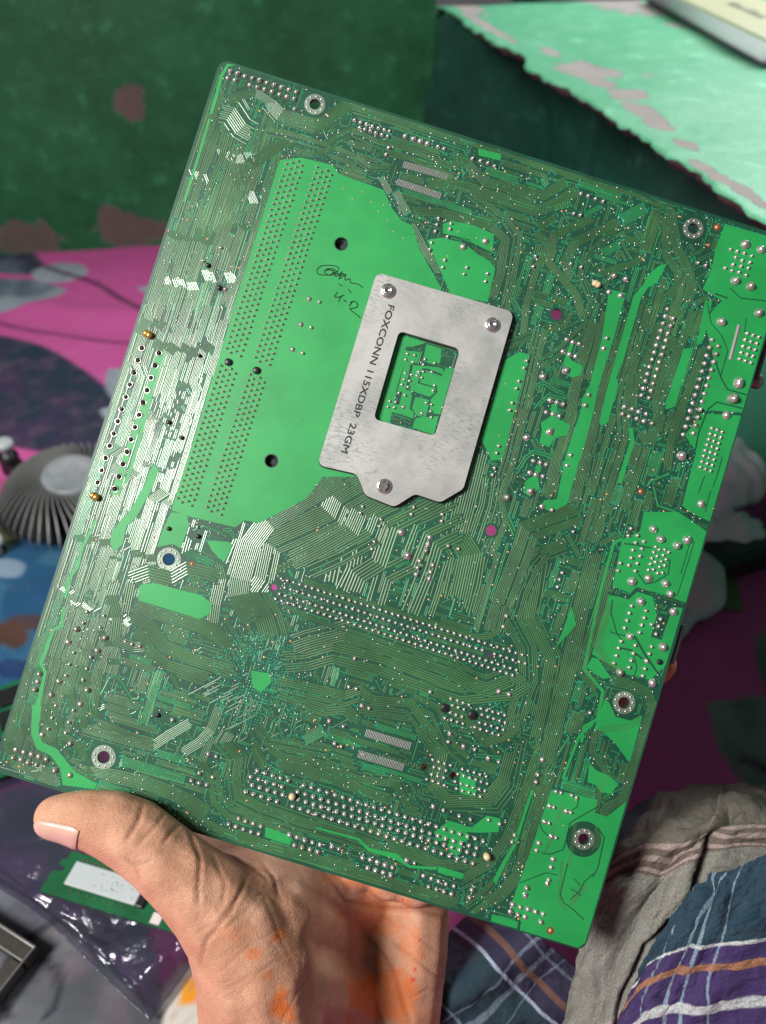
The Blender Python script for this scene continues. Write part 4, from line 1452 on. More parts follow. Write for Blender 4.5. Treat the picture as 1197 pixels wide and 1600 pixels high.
joints(z420([(550, 268), (537, 305), (658, 343), (647, 383), (618, 472), (603, 515), (938, 690, 's'), (1108, 515), (848, 272), (833, 313), (1015, 313), (1010, 353), (503, 1155)]), 3.4)
joints(z640([(520, 1125, 's'), (893, 430), (877, 470), (865, 512), (957, 190)]), 3.4)
joints([(483, 467, 's'), (499, 472), (470, 507, 's'), (486, 512), (457, 546, 's'), (473, 552), (309, 823), (352, 452, 's'), (318, 408), (345, 388)], 3.4)
wj = z590([(370, 425), (462, 440), (345, 495), (437, 525), (345, 660), (420, 685), (330, 740), (398, 760), (300, 810), (380, 835), (265, 910), (340, 940), (150, 1010), (228, 1025), (130, 1085), (208, 1095), (590, 490), (712, 540), (570, 555), (675, 650),
           (567, 645), (550, 720), (510, 650), (490, 695), (710, 820), (692, 885), (605, 1035), (672, 1055), (660, 1140), (672, 1215), (320, 1085, 's'), (550, 1165, 's')])
joints(wj, 3.0)
o = small.build("small_solder_joints", M_TIN, board, True, scale=0.001); tag(o, kind='stuff')
o = small_d.build("small_pin_joints", M_TIN2, board, True, scale=0.001); tag(o, kind='stuff')

# dark pin ends sticking out of the plug joints
tips = MB()
for (a, b, n) in (((222, 544), (153, 754), 12), ((249, 552), (180, 764), 12)):
    for i in range(n):
        t_ = i / (n - 1)
        q = bp(a[0] + (b[0] - a[0]) * t_, a[1] + (b[1] - a[1]) * t_)
        tips.lathe([(0.76, 0.05), (0.76, 0.09), (0.42, 0.10), (0.36, 0.55), (0, 0.6)], q[0], q[1], 10)
o = tips.build("power_plug_pins", M_PINTIP, board, True, scale=0.001); tag(o, kind='stuff')


# pegs, rings, washers
def peg(px, py, r, h, material, name, lobes=1):
    mb = MB()
    rm = r * PX
    x, y = bp(px, py)
    for k in range(lobes):
        off = (k - (lobes - 1) / 2) * rm * 0.9
        mb.lathe([(rm * 0.8, 0.02), (rm, h * 0.3), (rm * 0.95, h * 0.7), (rm * 0.6, h * 0.95), (0, h)], x + off, y - off * 0.2, 14)
    mb.build(name, material, board, True, scale=0.001)
    mark_disc(x, y, rm + 0.5)


peg(232, 523, 5.8, 1.6, M_GOLD, "brass_peg", 2)
peg(149, 776, 5.8, 1.6, M_GOLD, "brass_peg", 2)
peg(931, 445, 5.0, 1.8, M_IVORY, "nylon_peg", 2)
peg(457, 1243, 5.4, 2.6, M_IVORY, "nylon_peg")
peg(760, 1336, 5.6, 2.8, M_IVORY, "nylon_peg")
for (x, y, r) in ((357, 566, 6.0), (401, 579, 6.0), (695, 1106, 7.0), (738, 1117, 7.5), (264, 826, 3.5), (310, 838, 3.5), (325, 415, 4), (343, 450, 4), (247, 1117, 3.5), (1030, 1034, 4.5), (312, 556, 3), (264, 660, 3.5), (284, 684, 3.5)):
    peg(x, y, r, 0.9, M_BLACK, "black_peg")

M_RING = mask_material("tinned_ring", (0.36, 0.46, 0.36), 0.34, 0.6, 0.6, 0.3)
for (x, y), (hx, hy, hr) in zip(RING, HOLES[:6]):
    R1 = hr * 1.95
    mb = slab_mesh(circle(x, y, R1, 36), [circle(x, y, hr * 1.02, 28, True)], 0.01, 0.06)
    ring = mb.build("mounting_ring", M_RING, board, scale=0.001)
    mb = MB()
    for i in range(9):
        a = 2 * math.pi * i / 9 + 0.3
        mb.lathe([(0.42, 0.05), (0.36, 0.22), (0, 0.26)], x + R1 * 0.78 * math.cos(a), y + R1 * 0.78 * math.sin(a), 7)
    o = mb.build("ring_solder_dots", M_TIN, ring, True, scale=0.001); tag(o, kind='stuff')
    mark_disc(x, y, R1 + 1.3)
for hi in (6, 7, 8, 9):
    x, y, r = HOLES[hi]
    slab_mesh(circle(x, y, r * 1.16, 30), [circle(x, y, r * 1.0 + 0.02, 28, True)], 0.01, 0.055).build("cooler_hole_rim", M_SUB, board, scale=0.001)
for hi in (6, 9):  # added plugs behind two holes, only to make them look dark
    x, y, r = HOLES[hi]
    mb = MB(); mb.lathe([(r * 1.3, -BT - 6.0), (r * 1.5, -BT - 2.0), (r * 1.5, -BT - 0.9), (0, -BT - 0.8)], x, y, 20)
    mb.build('dark_hole_plug', simple('grey_plug_plastic', (0.045, 0.055, 0.055), 0.5), board, True, scale=0.001)
# small ringed test dots
for (px, py, rr) in ((300, 881, 4.5), (1001, 768, 5.5), (860, 1454, 6.0), (1107, 383, 3.5), (1120, 355, 6.0)):
    x, y = bp(px, py)
    slab_mesh(circle(x, y, rr * PX, 20), [circle(x, y, rr * PX * 0.55, 16, True)], 0.01, 0.066).build("copper_ring", simple("brown_ring_mask", (0.16, 0.07, 0.03), 0.4), board, scale=0.001)
    mb = MB(); mb.lathe([(rr * PX * 0.5, 0.01), (rr * PX * 0.45, 0.25), (0, 0.32)], x, y, 12)
    mb.build("copper_dot", M_COPPER, board, True, scale=0.001)
    mark_disc(x, y, rr * PX + 0.4)
# long tinned slot beside the video socket
s0, s1 = bp(1155, 508), bp(1141, 562)
mb = MB()
d_ = (s1 - s0) / np.linalg.norm(s1 - s0); e_ = np.array([-d_[1], d_[0]]) * 0.65
mb.add([(*(s0 - e_), 0.07), (*(s0 + e_), 0.07), (*(s1 + e_), 0.07), (*(s1 - e_), 0.07), (*s0, 0.3), (*s1, 0.3)], [(0, 4, 5, 3), (4, 1, 2, 5), (1, 4, 0), (3, 5, 2)])
mb.build("tinned_slot", M_TIN, board, scale=0.001)

# ---- automatic routing of everything that is left
DIRS = [np.array([math.cos(a), math.sin(a)]) for a in np.arange(8) * math.pi / 4]
PCH = bp(404, 1062)


def free_line(pts):
    i = ((pts[:, 0] + BW / 2) / CELL).astype(int)
    j = ((pts[:, 1] + BH / 2) / CELL).astype(int)
    ok = (i >= 0) & (j >= 0) & (i < GX) & (j < GY)
    res = np.zeros(len(pts), bool)
    res[ok] = ~occ[j[ok], i[ok]]
    return res


def route(n, start, d, lens, turns, pit, w, k):
    p = [start]
    dd = d
    for L_, tn in zip(lens, turns):
        p.append(p[-1] + DIRS[dd % 8] * L_)
        dd += tn
    c_ = np.array(p)
    lines = [offset_line(c_, (i - (n - 1) / 2) * pit) for i in range(n)]
    cut = None
    sams = [sample(l, 0.3) for l in lines]
    base = sample(c_, 0.3)
    for s in sams:
        f = free_line(s)
        bad = np.flatnonzero(~f)
        fr = (bad[0] / len(s)) if len(bad) else 1.0
        cut = fr if cut is None else min(cut, fr)
    total = sum(lens)
    if cut * total < (2.2 if n < 3 else max(6.0, 2.3 * n * pit)): return False
    for s in sams:
        m = max(2, int(len(s) * cut) - 1)
        q = s[:m]
        # keep only corners
        keep = [0]
        for i in range(1, len(q) - 1):
            v1 = q[i] - q[i - 1]; v2 = q[i + 1] - q[i]
            if abs(v1[0] * v2[1] - v1[1] * v2[0]) > 1e-4: keep.append(i)
        keep.append(len(q) - 1)
        q = q[keep]
        if len(q) < 2: continue
        trace(q, w, k)
        for e in (q[0], q[-1]):
            if rng.random() < 0.75:
                add_via(e[0], e[1], 0.2 + 0.08 * rng.random())
    return True


def pick_free():
    for _ in range(40):
        x = rng.uniform(-BW / 2 + 1, BW / 2 - 1); y = rng.uniform(-BH / 2 + 1, BH / 2 - 1)
        i, j = cellof(x, y)
        if not occ[j, i]: return np.array([x, y])
    return None


# spokes around the chip whose pins fan out in the lower left
for i in range(190):
    a = rng.uniform(0, 2 * math.pi)
    r0 = rng.uniform(6, 15)
    p0 = PCH + np.array([math.cos(a), math.sin(a)]) * r0
    d = int(round(a / (math.pi / 4))) % 8
    route(1, p0, d, [rng.uniform(2, 7), rng.uniform(3, 14), rng.uniform(2, 8)], [int(rng.choice([-1, 1])), int(rng.choice([-1, 1])), 0], 0.5, 0.28, 'o')
# dense grids of small vias under that chip
for i in range(-17, 18):
    for j in range(-17, 18):
        q = PCH + np.array([i, j]) * 0.95 + rng.normal(0, 0.08, 2)
        rr = math.hypot(i, j)
        if rr < 17 and rng.random() < 0.80 - 0.02 * rr:
            add_via(q[0], q[1], 0.26, 0.07)
            mark_disc(q[0], q[1], 0.3)
LA, SA = [2, 6], [0, 4]
for (cnt, ns, lmin, lmax) in ((500, (7, 9), 20, 60), (1500, (4, 5, 6), 14, 40), (2600, (2, 3, 4), 8, 28), (6500, (1, 1, 2), 3, 16)):
    for _ in range(cnt):
        s = pick_free()
        if s is None: continue
        n = int(rng.choice(ns))
        left = s[0] < -52 or (s[0] > 40 and s[1] > -60)
        d = int(rng.choice(LA if (rng.random() < (0.78 if left else 0.42)) else SA)) if rng.random() < 0.8 else int(rng.integers(0, 4) * 2 + 1)
        L_ = rng.uniform(lmin, lmax, 4) * np.array([1, 0.35, 1, 0.4])
        tn = [int(rng.choice([-1, 1]))] ; tn += [-tn[0], int(rng.choice([-1, 1])), 0]
        pit = 0.46 if n > 3 else 0.55
        route(n, s, d, list(L_), tn, pit, pit * 0.56, 'o' if rng.random() < 0.72 else 'g')
POUR_POLYS = _pours


def in_pour(x, y):
    return bool(pour_mask[cellof(x, y)[1], cellof(x, y)[0]])


# loose vias, test points, bare copper dots
for _ in range(70):
    s0 = pick_free()
    if s0 is None: continue
    for _k in range(int(rng.integers(8, 34))):
        q = s0 + rng.normal(0, 2.2, 2) * np.array([1, 1.3])
        if abs(q[0]) < BW / 2 - 1.2 and abs(q[1]) < BH / 2 - 1.2:
            i_, j_ = cellof(*q)
            if not occ[j_, i_]:
                add_via(q[0], q[1], rng.uniform(0.2, 0.3), 0.06); mark_disc(q[0], q[1], 0.36)
tp = MB(); cd = MB()
for _ in range(3400):
    s = pick_free()
    if s is None: continue
    f = rng.random()
    if f < 0.66:
        add_via(s[0], s[1], rng.uniform(0.18, 0.3), 0.06)
    elif f < 0.97:
        tp.lathe([(0.30, 0.01), (0.24, 0.18), (0, 0.25)], s[0], s[1], 7)
    else:
        cd.lathe([(0.34, 0.01), (0.28, 0.10), (0, 0.14)], s[0], s[1], 8)
    mark_disc(s[0], s[1], 0.42)
# dots on the traces themselves
for _ in range(2400):
    x = rng.uniform(-BW / 2 + 2, BW / 2 - 2); y = rng.uniform(-BH / 2 + 2, BH / 2 - 2)
    if in_pour(x, y) or near_hole((x, y)): continue
    if rng.random() < 0.36:
        tp.lathe([(0.29, 0.05), (0.23, 0.20), (0, 0.27)], x, y, 7)
    else:
        via.lathe([(0.27, 0.05), (0.22, 0.10), (0, 0.08)], x, y, 6)
# stitching dots in the copper planes
for _ in range(420):
    x = rng.uniform(-BW / 2 + 2, BW / 2 - 2); y = rng.uniform(-BH / 2 + 2, BH / 2 - 2)
    if not near_hole((x, y)):
        via.lathe([(0.2, 0.03), (0.16, 0.13), (0, 0.14)], x, y, 6)
for (px, py) in ((536, 295), (566, 300), (580, 316), (600, 320), (592, 330), (606, 345), (615, 362), (551, 311), (630, 372), (700, 400), (716, 362), (745, 372), (757, 376), (768, 388), (790, 600), (800, 640), (806, 655), (780, 680), (1115, 795), (880, 1290), (900, 1250)):
    x, y = bp(px, py)
    cd.lathe([(0.24, 0.03), (0.2, 0.16), (0, 0.2)], x, y, 7)
o = tr['o'].build("trace_rows", M_OLV, board, scale=0.001); tag(o, kind='stuff')
o = tr['g'].build("bright_tracks", M_GRN, board, scale=0.001); tag(o, kind='stuff')
o = tr["d"].build("clearance_lines", M_SUB, board, scale=0.001); tag(o, kind='stuff')
o = via.build("plated_vias", M_TEAL, board, scale=0.001); tag(o, kind='stuff')
o = tp.build("test_points", M_TIN, board, True, scale=0.001); tag(o, kind='stuff')
o = cd.build("copper_dots", M_COPPER, board, True, scale=0.001); tag(o, kind='stuff')

# ---- handwriting and etched marks
M_INK = simple("marker_ink", (0.006, 0.035, 0.015), 0.35, 0, 0.2, 900)
zs = Z(480, 400, 10.88)


def ink_stroke(name, pts, w, z=0.0012, parent=None):
    q = np.array([bp(*p) for p in zs(pts)])
    qs = []
    n = len(q)
    for i in range(n - 1):      # smooth the hand drawn line
        p0, p1, p2, p3 = q[max(i - 1, 0)], q[i], q[i + 1], q[min(i + 2, n - 1)]
        for t_ in np.linspace(0, 1, 6)[:-1]:
            qs.append(0.5 * ((2 * p1) + (-p0 + p2) * t_ + (2 * p0 - 5 * p1 + 4 * p2 - p3) * t_ ** 2 + (-p0 + 3 * p1 - 3 * p2 + p3) * t_ ** 3))
    qs.append(q[-1])
    mb = MB()
    ribbon(mb, np.array(qs), w, 0.0, 0.012)
    return mb


sig = empty("handwriting"); sig.parent = board
sig['label'] = "dark handwritten signature above the number 4-12"
sig.location = (0, 0, 0.000045)
for nm, pts, w in [("signature", [(530, 240), (535, 200), (490, 175), (380, 160), (260, 165), (190, 205), (165, 255), (190, 305), (270, 325), (380, 322), (450, 300), (490, 250), (420, 215), (330, 225), (295, 265), (310, 300), (400, 330), (460, 300), (520, 260), (470, 340), (530, 330), (590, 270),
                                  (540, 390), (610, 340), (655, 310), (640, 405), (690, 400), (730, 390), (735, 455), (830, 470), (900, 500), (950, 550)], 0.30),
                   ("signature_scribble", [(300, 250), (370, 235), (450, 260), (420, 320), (500, 290), (560, 340), (600, 300), (640, 350)], 0.42),
                   ("pen_dash", [(535, 475), (565, 492), (600, 518)], 0.30), ("pen_dash", [(700, 560), (720, 590), (750, 630)], 0.28),
                   ("digit_four", [(510, 608), (490, 650), (465, 690), (500, 705), (560, 690), (620, 668), (580, 690), (552, 730), (535, 785)], 0.30),
                   ("hyphen", [(618, 745), (640, 765), (668, 780)], 0.32),
                   ("digit_one", [(775, 765), (750, 800), (710, 858)], 0.30),
                   ("digit_two", [(730, 800), (775, 770), (830, 785), (858, 830), (835, 875), (770, 890), (725, 900), (790, 960), (850, 1005), (905, 1055)], 0.30)]:
    o = ink_stroke(nm, pts, w).build(nm, M_INK, sig, scale=0.001)
    o.location = (0, 0, 0.00003 + 0.00001 * (len(sig.children)))
M_ETCH = mask_material("etched_marks", (0.05, 0.19, 0.085), 0.4, 0.3, 0.5, 0.1)


def board_text(name, body, px, py, size, rz, w=None, material=None, z=0.07):
    x, y = bp(px, py)
    return text_mesh(name, body, size * 0.001, material or M_ETCH, board, Matrix.Translation((x * 0.001, y * 0.001, z * 0.001)) @ Matrix.Rotation(rz, 4, 'Z'))


board_text("etched_number", "E210882", 868, 590, 1.9, 0)
board_text("etched_number", "100-004-0", 868, 600, 1.9, 0)
board_text("etched_number", "94V-0", 870, 610, 1.9, 0)
x, y = bp(853, 571)
mb = MB(); mb.add([(x - 1.6, y - 1.1, 0.05), (x + 1.6, y - 1.1, 0.05), (x + 1.6, y + 1.1, 0.05), (x - 1.6, y + 1.1, 0.05)], [(0, 1, 2, 3)]); mb.build("etched_block", M_ETCH, board, scale=0.001)
x, y = bp(870, 577)
mb = MB()
for k in (-1.0, 0, 1.0):
    mb.add([(x + k - 0.3, y - 1.1, 0.05), (x + k + 0.3, y - 1.1, 0.05), (x + k + 0.3, y + 1.1, 0.05), (x + k - 0.3, y + 1.1, 0.05)], [(0, 1, 2, 3)])
mb.build("etched_bars", M_ETCH, board, scale=0.001)


# ---- steel back plate of the processor socket
def round_poly(pts, radii, n=7):
    out = []
    m = len(pts)
    for i in range(m):
        p = np.array(pts[i], float); a = np.array(pts[i - 1], float); b = np.array(pts[(i + 1) % m], float)
        r = radii[i] if isinstance(radii, (list, tuple)) else radii
        u = (a - p) / np.linalg.norm(a - p); v = (b - p) / np.linalg.norm(b - p)
        ang = math.acos(np.clip(u @ v, -1, 1))
        tlen = min(r / math.tan(ang / 2), 0.48 * np.linalg.norm(a - p), 0.48 * np.linalg.norm(b - p))
        for k in range(n + 1):
            t_ = k / n
            q = (1 - t_) ** 2 * (p + u * tlen) + 2 * t_ * (1 - t_) * p + t_ ** 2 * (p + v * tlen)
            out.append(tuple(q))
    return out


def lift(p, z):
    """board position whose image, raised by z mm, falls on the same pixel"""
    c0 = bp(598.5, 800)
    return c0 + (np.array(p) - c0) * (1 - z / 260.0)


zb = Z(470, 400, 3.42)
ZT = 2.3
bo = [tuple(lift(bp(*p), ZT)) for p in zb([(405, 88), (1140, 300), (868, 1245), (745, 1318), (610, 1272), (500, 1342), (345, 1280), (298, 1165), (88, 1118)])]
bi = [tuple(lift(bp(*p), ZT)) for p in zb([(525, 400), (852, 497), (717, 963), (388, 872)])]
bo = round_poly(bo[::-1], [10 * PX * 1.2 if i in (0, 8 - 0) else 3.0 for i in range(9)])
bi = round_poly(bi[::-1], 2.0)


def steel_material():
    t = NT("scuffed_steel")
    o = t.obj()
    mp = t.n('ShaderNodeMapping'); t.put(mp.inputs[0], o)
    mp.inputs['Rotation'].default_value = (0, 0, 0.5)
    mp.inputs['Scale'].default_value = (420, 1500, 1)
    sc = t.noise(1.0, 5, 0.7, mp.outputs[0])
    big = t.noise(55, 4, 0.65, o)
    f2 = t.noise(900, 3, 0.6, o)
    c = t.mix(t.step(big, 0.35, 0.65), (0.37, 0.385, 0.365), (0.50, 0.51, 0.485))
    scr = t.math('MULTIPLY', t.step(sc, 0.47, 0.66), t.step(t.noise(38, 3, 0.6, o), 0.42, 0.62))
    mp2 = t.n('ShaderNodeMapping'); t.put(mp2.inputs[0], o)
    mp2.inputs['Rotation'].default_value = (0, 0, -0.7); mp2.inputs['Scale'].default_value = (300, 1300, 1)
    sc2 = t.noise(1.0, 4, 0.7, mp2.outputs[0])
    scr = t.math('MAXIMUM', scr, t.math('MULTIPLY', t.step(sc2, 0.50, 0.68), t.step(t.noise(31, 3, 0.6, mp.outputs[0] if False else o), 0.50, 0.66)))
    c = t.mix(t.math('MULTIPLY', scr, 0.75), c, (0.17, 0.20, 0.20))
    c = t.mix(t.math('MULTIPLY', t.step(f2, 0.6, 0.8), 0.25), c, (0.60, 0.60, 0.58))
    t.set(base=c, metal=0.35, rough=t.math('ADD', 0.40, t.math('MULTIPLY', big, 0.2)), spec=0.5)
    t.bump(t.math('ADD', sc, f2), 0.12, 0.0001)
    return t.m


M_STEEL = steel_material()
plate = slab_mesh(bo, [bi[::-1]], 0.95, ZT).build("socket_back_plate", M_STEEL, board, scale=0.001, bevel=0.00038)
plate.modifiers[0].segments = 3
plate['label'] = "scuffed steel back plate with three screws"


def shrink(poly, s, dx=0, dy=0):
    c_ = np.mean(np.array(poly), 0)
    return [tuple(c_ + (np.array(p) - c_) * s + np.array([dx, dy])) for p in poly]


slab_mesh(shrink(bo, 1.012, 0.15, -0.15), [shrink(bi, 0.985)[::-1]], 0.09, 0.93).build("insulating_sheet", M_BLACK, plate, scale=0.001)
M_BOLT = simple("bolt_steel", (0.62, 0.62, 0.60), 0.25, 0.9, 0.15, 900)
for (px, py, hexa) in ((606, 455, 0), (769, 508, 0), (600, 760, 1)):
    x, y = lift(bp(px, py), ZT)
    mb = MB(); mb.lathe([(2.5, ZT), (2.5, ZT + 0.35), (2.15, ZT + 0.75), (1.65, ZT + 0.78)], x, y, 28)
    w_ = mb.build("screw_collar", M_BOLT, plate, True, scale=0.001)
    mb = MB()
    mb.lathe([(1.62, ZT + 0.5), (1.55, ZT + 1.0), (1.25, ZT + 1.15), (0.8, ZT + 1.12), (0.75, ZT + 0.85), (0, ZT + 0.85)] if not hexa else [(1.6, ZT + 0.5), (1.5, ZT + 1.25), (1.2, ZT + 1.45), (0, ZT + 1.4)], x, y, 20 if not hexa else 6)
    mb.build("screw_end", M_BOLT, plate, not hexa, scale=0.001)
# stamped text
M_STAMP = simple("stamped_ink", (0.025, 0.022, 0.03), 0.5, 0, 0.2, 900)
ta, tb = lift(bp(611, 477), ZT), lift(bp(537, 707), ZT)
cx, cy = (ta + tb) / 2
L_ = np.linalg.norm(tb - ta) * 0.001
st = text_mesh("stamped_text", "FOXCONN 115XDBP  23GM", 0.0031, M_STAMP, plate, Matrix.Translation((cx * 0.001, cy * 0.001, (ZT + 0.012) * 0.001)) @ Matrix.Rotation(math.atan2(tb[1] - ta[1], tb[0] - ta[0]), 4, 'Z'), )
bw_ = max(v.co.x for v in st.data.vertices) - min(v.co.x for v in st.data.vertices)
st.data.transform(Matrix.Diagonal((L_ / bw_, 1, 1, 1)))
_bm = bmesh.new(); _bm.from_mesh(st.data)
_g0 = _bm.verts[:] + _bm.edges[:] + _bm.faces[:]
for k_, (dx, dy) in enumerate(((0.00014, 0.0), (0.0, 0.00012), (0.00014, 0.00012))):
    _d = bmesh.ops.duplicate(_bm, geom=_g0)
    bmesh.ops.translate(_bm, vec=(dx, dy, 0.000003 * (k_ + 1)), verts=[e_ for e_ in _d['geom'] if isinstance(e_, bmesh.types.BMVert)])
_bm.to_mesh(st.data); _bm.free()

# ---- component side (faces away from the camera): sockets and ports seen past the edge
M_PORT = simple("port_steel", (0.30, 0.30, 0.29), 0.35, 0.85, 0.2, 400)
M_SOCK = simple("socket_plastic", (0.03, 0.03, 0.035), 0.45)
def back_box(name, px0, px1, depth, material, over=0.0, wid=None):
    a, b = bp(*px0), bp(*px1)
    mb = MB()
    x0, x1 = min(a[0], b[0]), max(a[0], b[0]); y0, y1 = min(a[1], b[1]), max(a[1], b[1])
    mb.box(x0, x1 + over, y0, y1, -BT - depth, -BT - 0.02)
    return mb.build(name, material, board, scale=0.001, bevel=0.0006)


for cpx in ((470, 268), (512, 280)):
    a = bp(*cpx)
    mb = MB(); mb.box(a[0] - 4, a[0] + 4, a[1] - 128, a[1] + 3, -BT - 9, -BT - 0.02) if False else mb.box(a[0] - 3.4, a[0] + 3.4, a[1] - 122, a[1] + 4, -BT - 8, -BT - 0.02)
    mb.build("memory_slot", M_SOCK, board, scale=0.001, bevel=0.0006)
a, b = bp(600, 500), bp(690, 740)
mb = MB(); mb.box(min(a[0], b[0]) - 6, max(a[0], b[0]) + 12, min(a[1], b[1]) + 4, max(a[1], b[1]) - 2, -BT - 5, -BT - 0.02); mb.build("processor_socket", M_PORT, board, scale=0.001, bevel=0.0006)
back_box("video_port", (1150, 470), (1186, 545), 13, M_PORT, 2.2)
back_box("network_port", (1000, 850), (1080, 910), 14, M_PORT, 0.0)
back_box("audio_port", (985, 950), (1058, 1040), 13, M_SOCK, 0.0)
mb = MB()
q = bp(1181, 585)
n = 16
for (yy, zz, rr, x0, x1) in ((q[1], -6.5, 2.6, 88, 104.6),):
    ring0 = [(x0, yy + rr * math.cos(2 * math.pi * i / n), zz + rr * math.sin(2 * math.pi * i / n)) for i in range(n)]
    ring1 = [(x1, y_, z_) for _, y_, z_ in ring0]
    ring2 = [(x1 + 0.8, yy + (y_ - yy) * 0.8, zz + (z_ - zz) * 0.8) for _, y_, z_ in ring0]
    mb.add(ring0 + ring1 + ring2, [(i, (i + 1) % n, n + (i + 1) % n, n + i) for i in range(n)] + [(n + i, n + (i + 1) % n, 2 * n + (i + 1) % n, 2 * n + i) for i in range(n)] + [tuple(range(2 * n, 3 * n))])
mb.build("port_post", simple("port_post_metal", (0.22, 0.20, 0.17), 0.4, 0.7), board, True, scale=0.001)
mb = MB(); q = bp(1176, 560); mb.box(86, 103.2, q[1] - 5.5, q[1] + 10, -BT - 10, -BT - 0.5); mb.build("serial_port", M_SOCK, board, scale=0.001, bevel=0.0015)

# ================================================================== soft things
def catmull(P4, t):
    p0, p1, p2, p3 = P4
    return 0.5 * ((2 * p1) + (-p0 + p2) * t + (2 * p0 - 5 * p1 + 4 * p2 - p3) * t ** 2 + (-p0 + 3 * p1 - 3 * p2 + p3) * t ** 3)


def spline_axis(A, n):
    """resample axis 0 of control array A to n samples"""
    m = len(A)
    out = []
    for k in range(n):
        u = k / (n - 1) * (m - 1)
        i = min(int(u), m - 2)
        t_ = u - i
        p1, p2 = A[i], A[i + 1]
        p0 = A[i - 1] if i > 0 else 2 * p1 - p2
        p3 = A[i + 2] if i + 2 < m else 2 * p2 - p1
        out.append(catmull((p0, p1, p2, p3), t_))
    return np.array(out)


def patch(rows, nu, nv):
    """rows of (px, py, depth) control points -> (nv, nu, 3) world points and u, v in grid units"""
    A = np.array([[tuple(P(c_[0], c_[1], min(c_[2], (on_z(c_[0], c_[1], 0.004) - CAM).dot(FW)))) for c_ in r] for r in rows])
    B = spline_axis(A, nv)
    B = spline_axis(B.transpose(1, 0, 2), nu).transpose(1, 0, 2)
    U, V = np.meshgrid(np.linspace(0, len(rows[0]) - 1, nu), np.linspace(0, len(rows) - 1, nv))
    return B, U, V


def grid_normals(B):
    du = np.gradient(B, axis=1); dv = np.gradient(B, axis=0)
    n = np.cross(du, dv)
    n /= np.linalg.norm(n, axis=2, keepdims=True) + 1e-12
    tocam = np.array(CAM) - B
    s = np.sign((n * tocam).sum(2, keepdims=True))
    return n * s


def grid_mesh(name, B, C=None, material=None, parent=None, thick=0.0008):
    nv, nu, _ = B.shape
    idx = np.arange(nu * nv).reshape(nv, nu)
    Fc = np.stack([idx[:-1, :-1], idx[:-1, 1:], idx[1:, 1:], idx[1:, :-1]], -1).reshape(-1, 4)
    me = bpy.data.meshes.new(name)
    me.from_pydata(B.reshape(-1, 3).tolist(), [], Fc.tolist())
    if C is not None:
        at = me.color_attributes.new("print", 'FLOAT_COLOR', 'POINT')
        at.data.foreach_set('color', np.concatenate([C, np.ones(C.shape[:2] + (1,))], -1).reshape(-1))
    o = link_mesh(name, me, material, parent, True)
    if thick:
        m = o.modifiers.new("thickness", 'SOLIDIFY'); m.thickness = thick; m.offset = 0
    return o


def sm01(v, lo, hi):
    q = np.clip((v - lo) / (hi - lo), 0, 1)
    return q * q * (3 - 2 * q)


def cloth_material(name, weave=1700, rough=0.9):
    t = NT(name)
    pos = t.obj()
    fine = t.noise(weave, 2, 0.6, pos)
    ac = t.n('ShaderNodeAttribute', attribute_name="print")
    c = t.mix(t.math('MULTIPLY', t.step(fine, 0.35, 0.7), 0.42), ac.outputs['Color'], (0.012, 0.012, 0.014))
    c = t.mix(t.math('MULTIPLY', t.noise(120, 3, 0.6, pos), 0.18), c, (0.20, 0.20, 0.20))
    t.set(base=c, rough=rough, spec=0.15)
    t.bump(fine, 0.4, 0.0005)
    return t.m


def plaid(U, V, base, ustripes, vstripes):
    """base: list of (v threshold, colour); stripes: (centre, half width, colour, strength)"""
    C = np.empty(U.shape + (3,)); C[:] = base[0][1]
    for th, colr in base[1:]:
        k = sm01(V, th - 0.01, th + 0.01)[..., None]
        C = C * (1 - k) + k * np.asarray(colr)
    for S, X in ((ustripes, U), (vstripes, V)):
        for (c_, w, colr, st) in S:
            k = (1 - sm01(np.abs(X - c_), w * 0.7, w * 1.15))[..., None] * st
            C = C * (1 - k) + k * np.asarray(colr)
    return C


def noise2(X, Y, seed, oct=4):
    r = np.random.default_rng(seed)
    T = r.uniform(-1, 1, (64, 64))
    out = np.zeros_like(X); amp = 1.0; fr = 1.0
    for _ in range(oct):
        x = X * fr; y = Y * fr
        i = np.floor(x).astype(int); j = np.floor(y).astype(int)
        fx = x - i; fy = y - j
        fx = fx * fx * (3 - 2 * fx); fy = fy * fy * (3 - 2 * fy)
        g = lambda a, b: T[(j + b) % 64, (i + a) % 64]
        out += amp * ((g(0, 0) * (1 - fx) + g(1, 0) * fx) * (1 - fy) + (g(0, 1) * (1 - fx) + g(1, 1) * fx) * fy)
        amp *= 0.5; fr *= 2.03
    return out


# ------------------------------------------------------------------ the person: hand and wrapped cloth
person = empty("person", tuple(P(480, 1700, 0.27)))
tag(person, "person in wrapped plaid cloth holding up the motherboard in one hand", "person")
PINV = Matrix.Translation(-person.location)


def adopt(o, parent):
    o.parent = parent
    o.matrix_parent_inverse = parent.matrix_world.inverted() if parent.type != 'EMPTY' else Matrix.Translation(-parent.location)


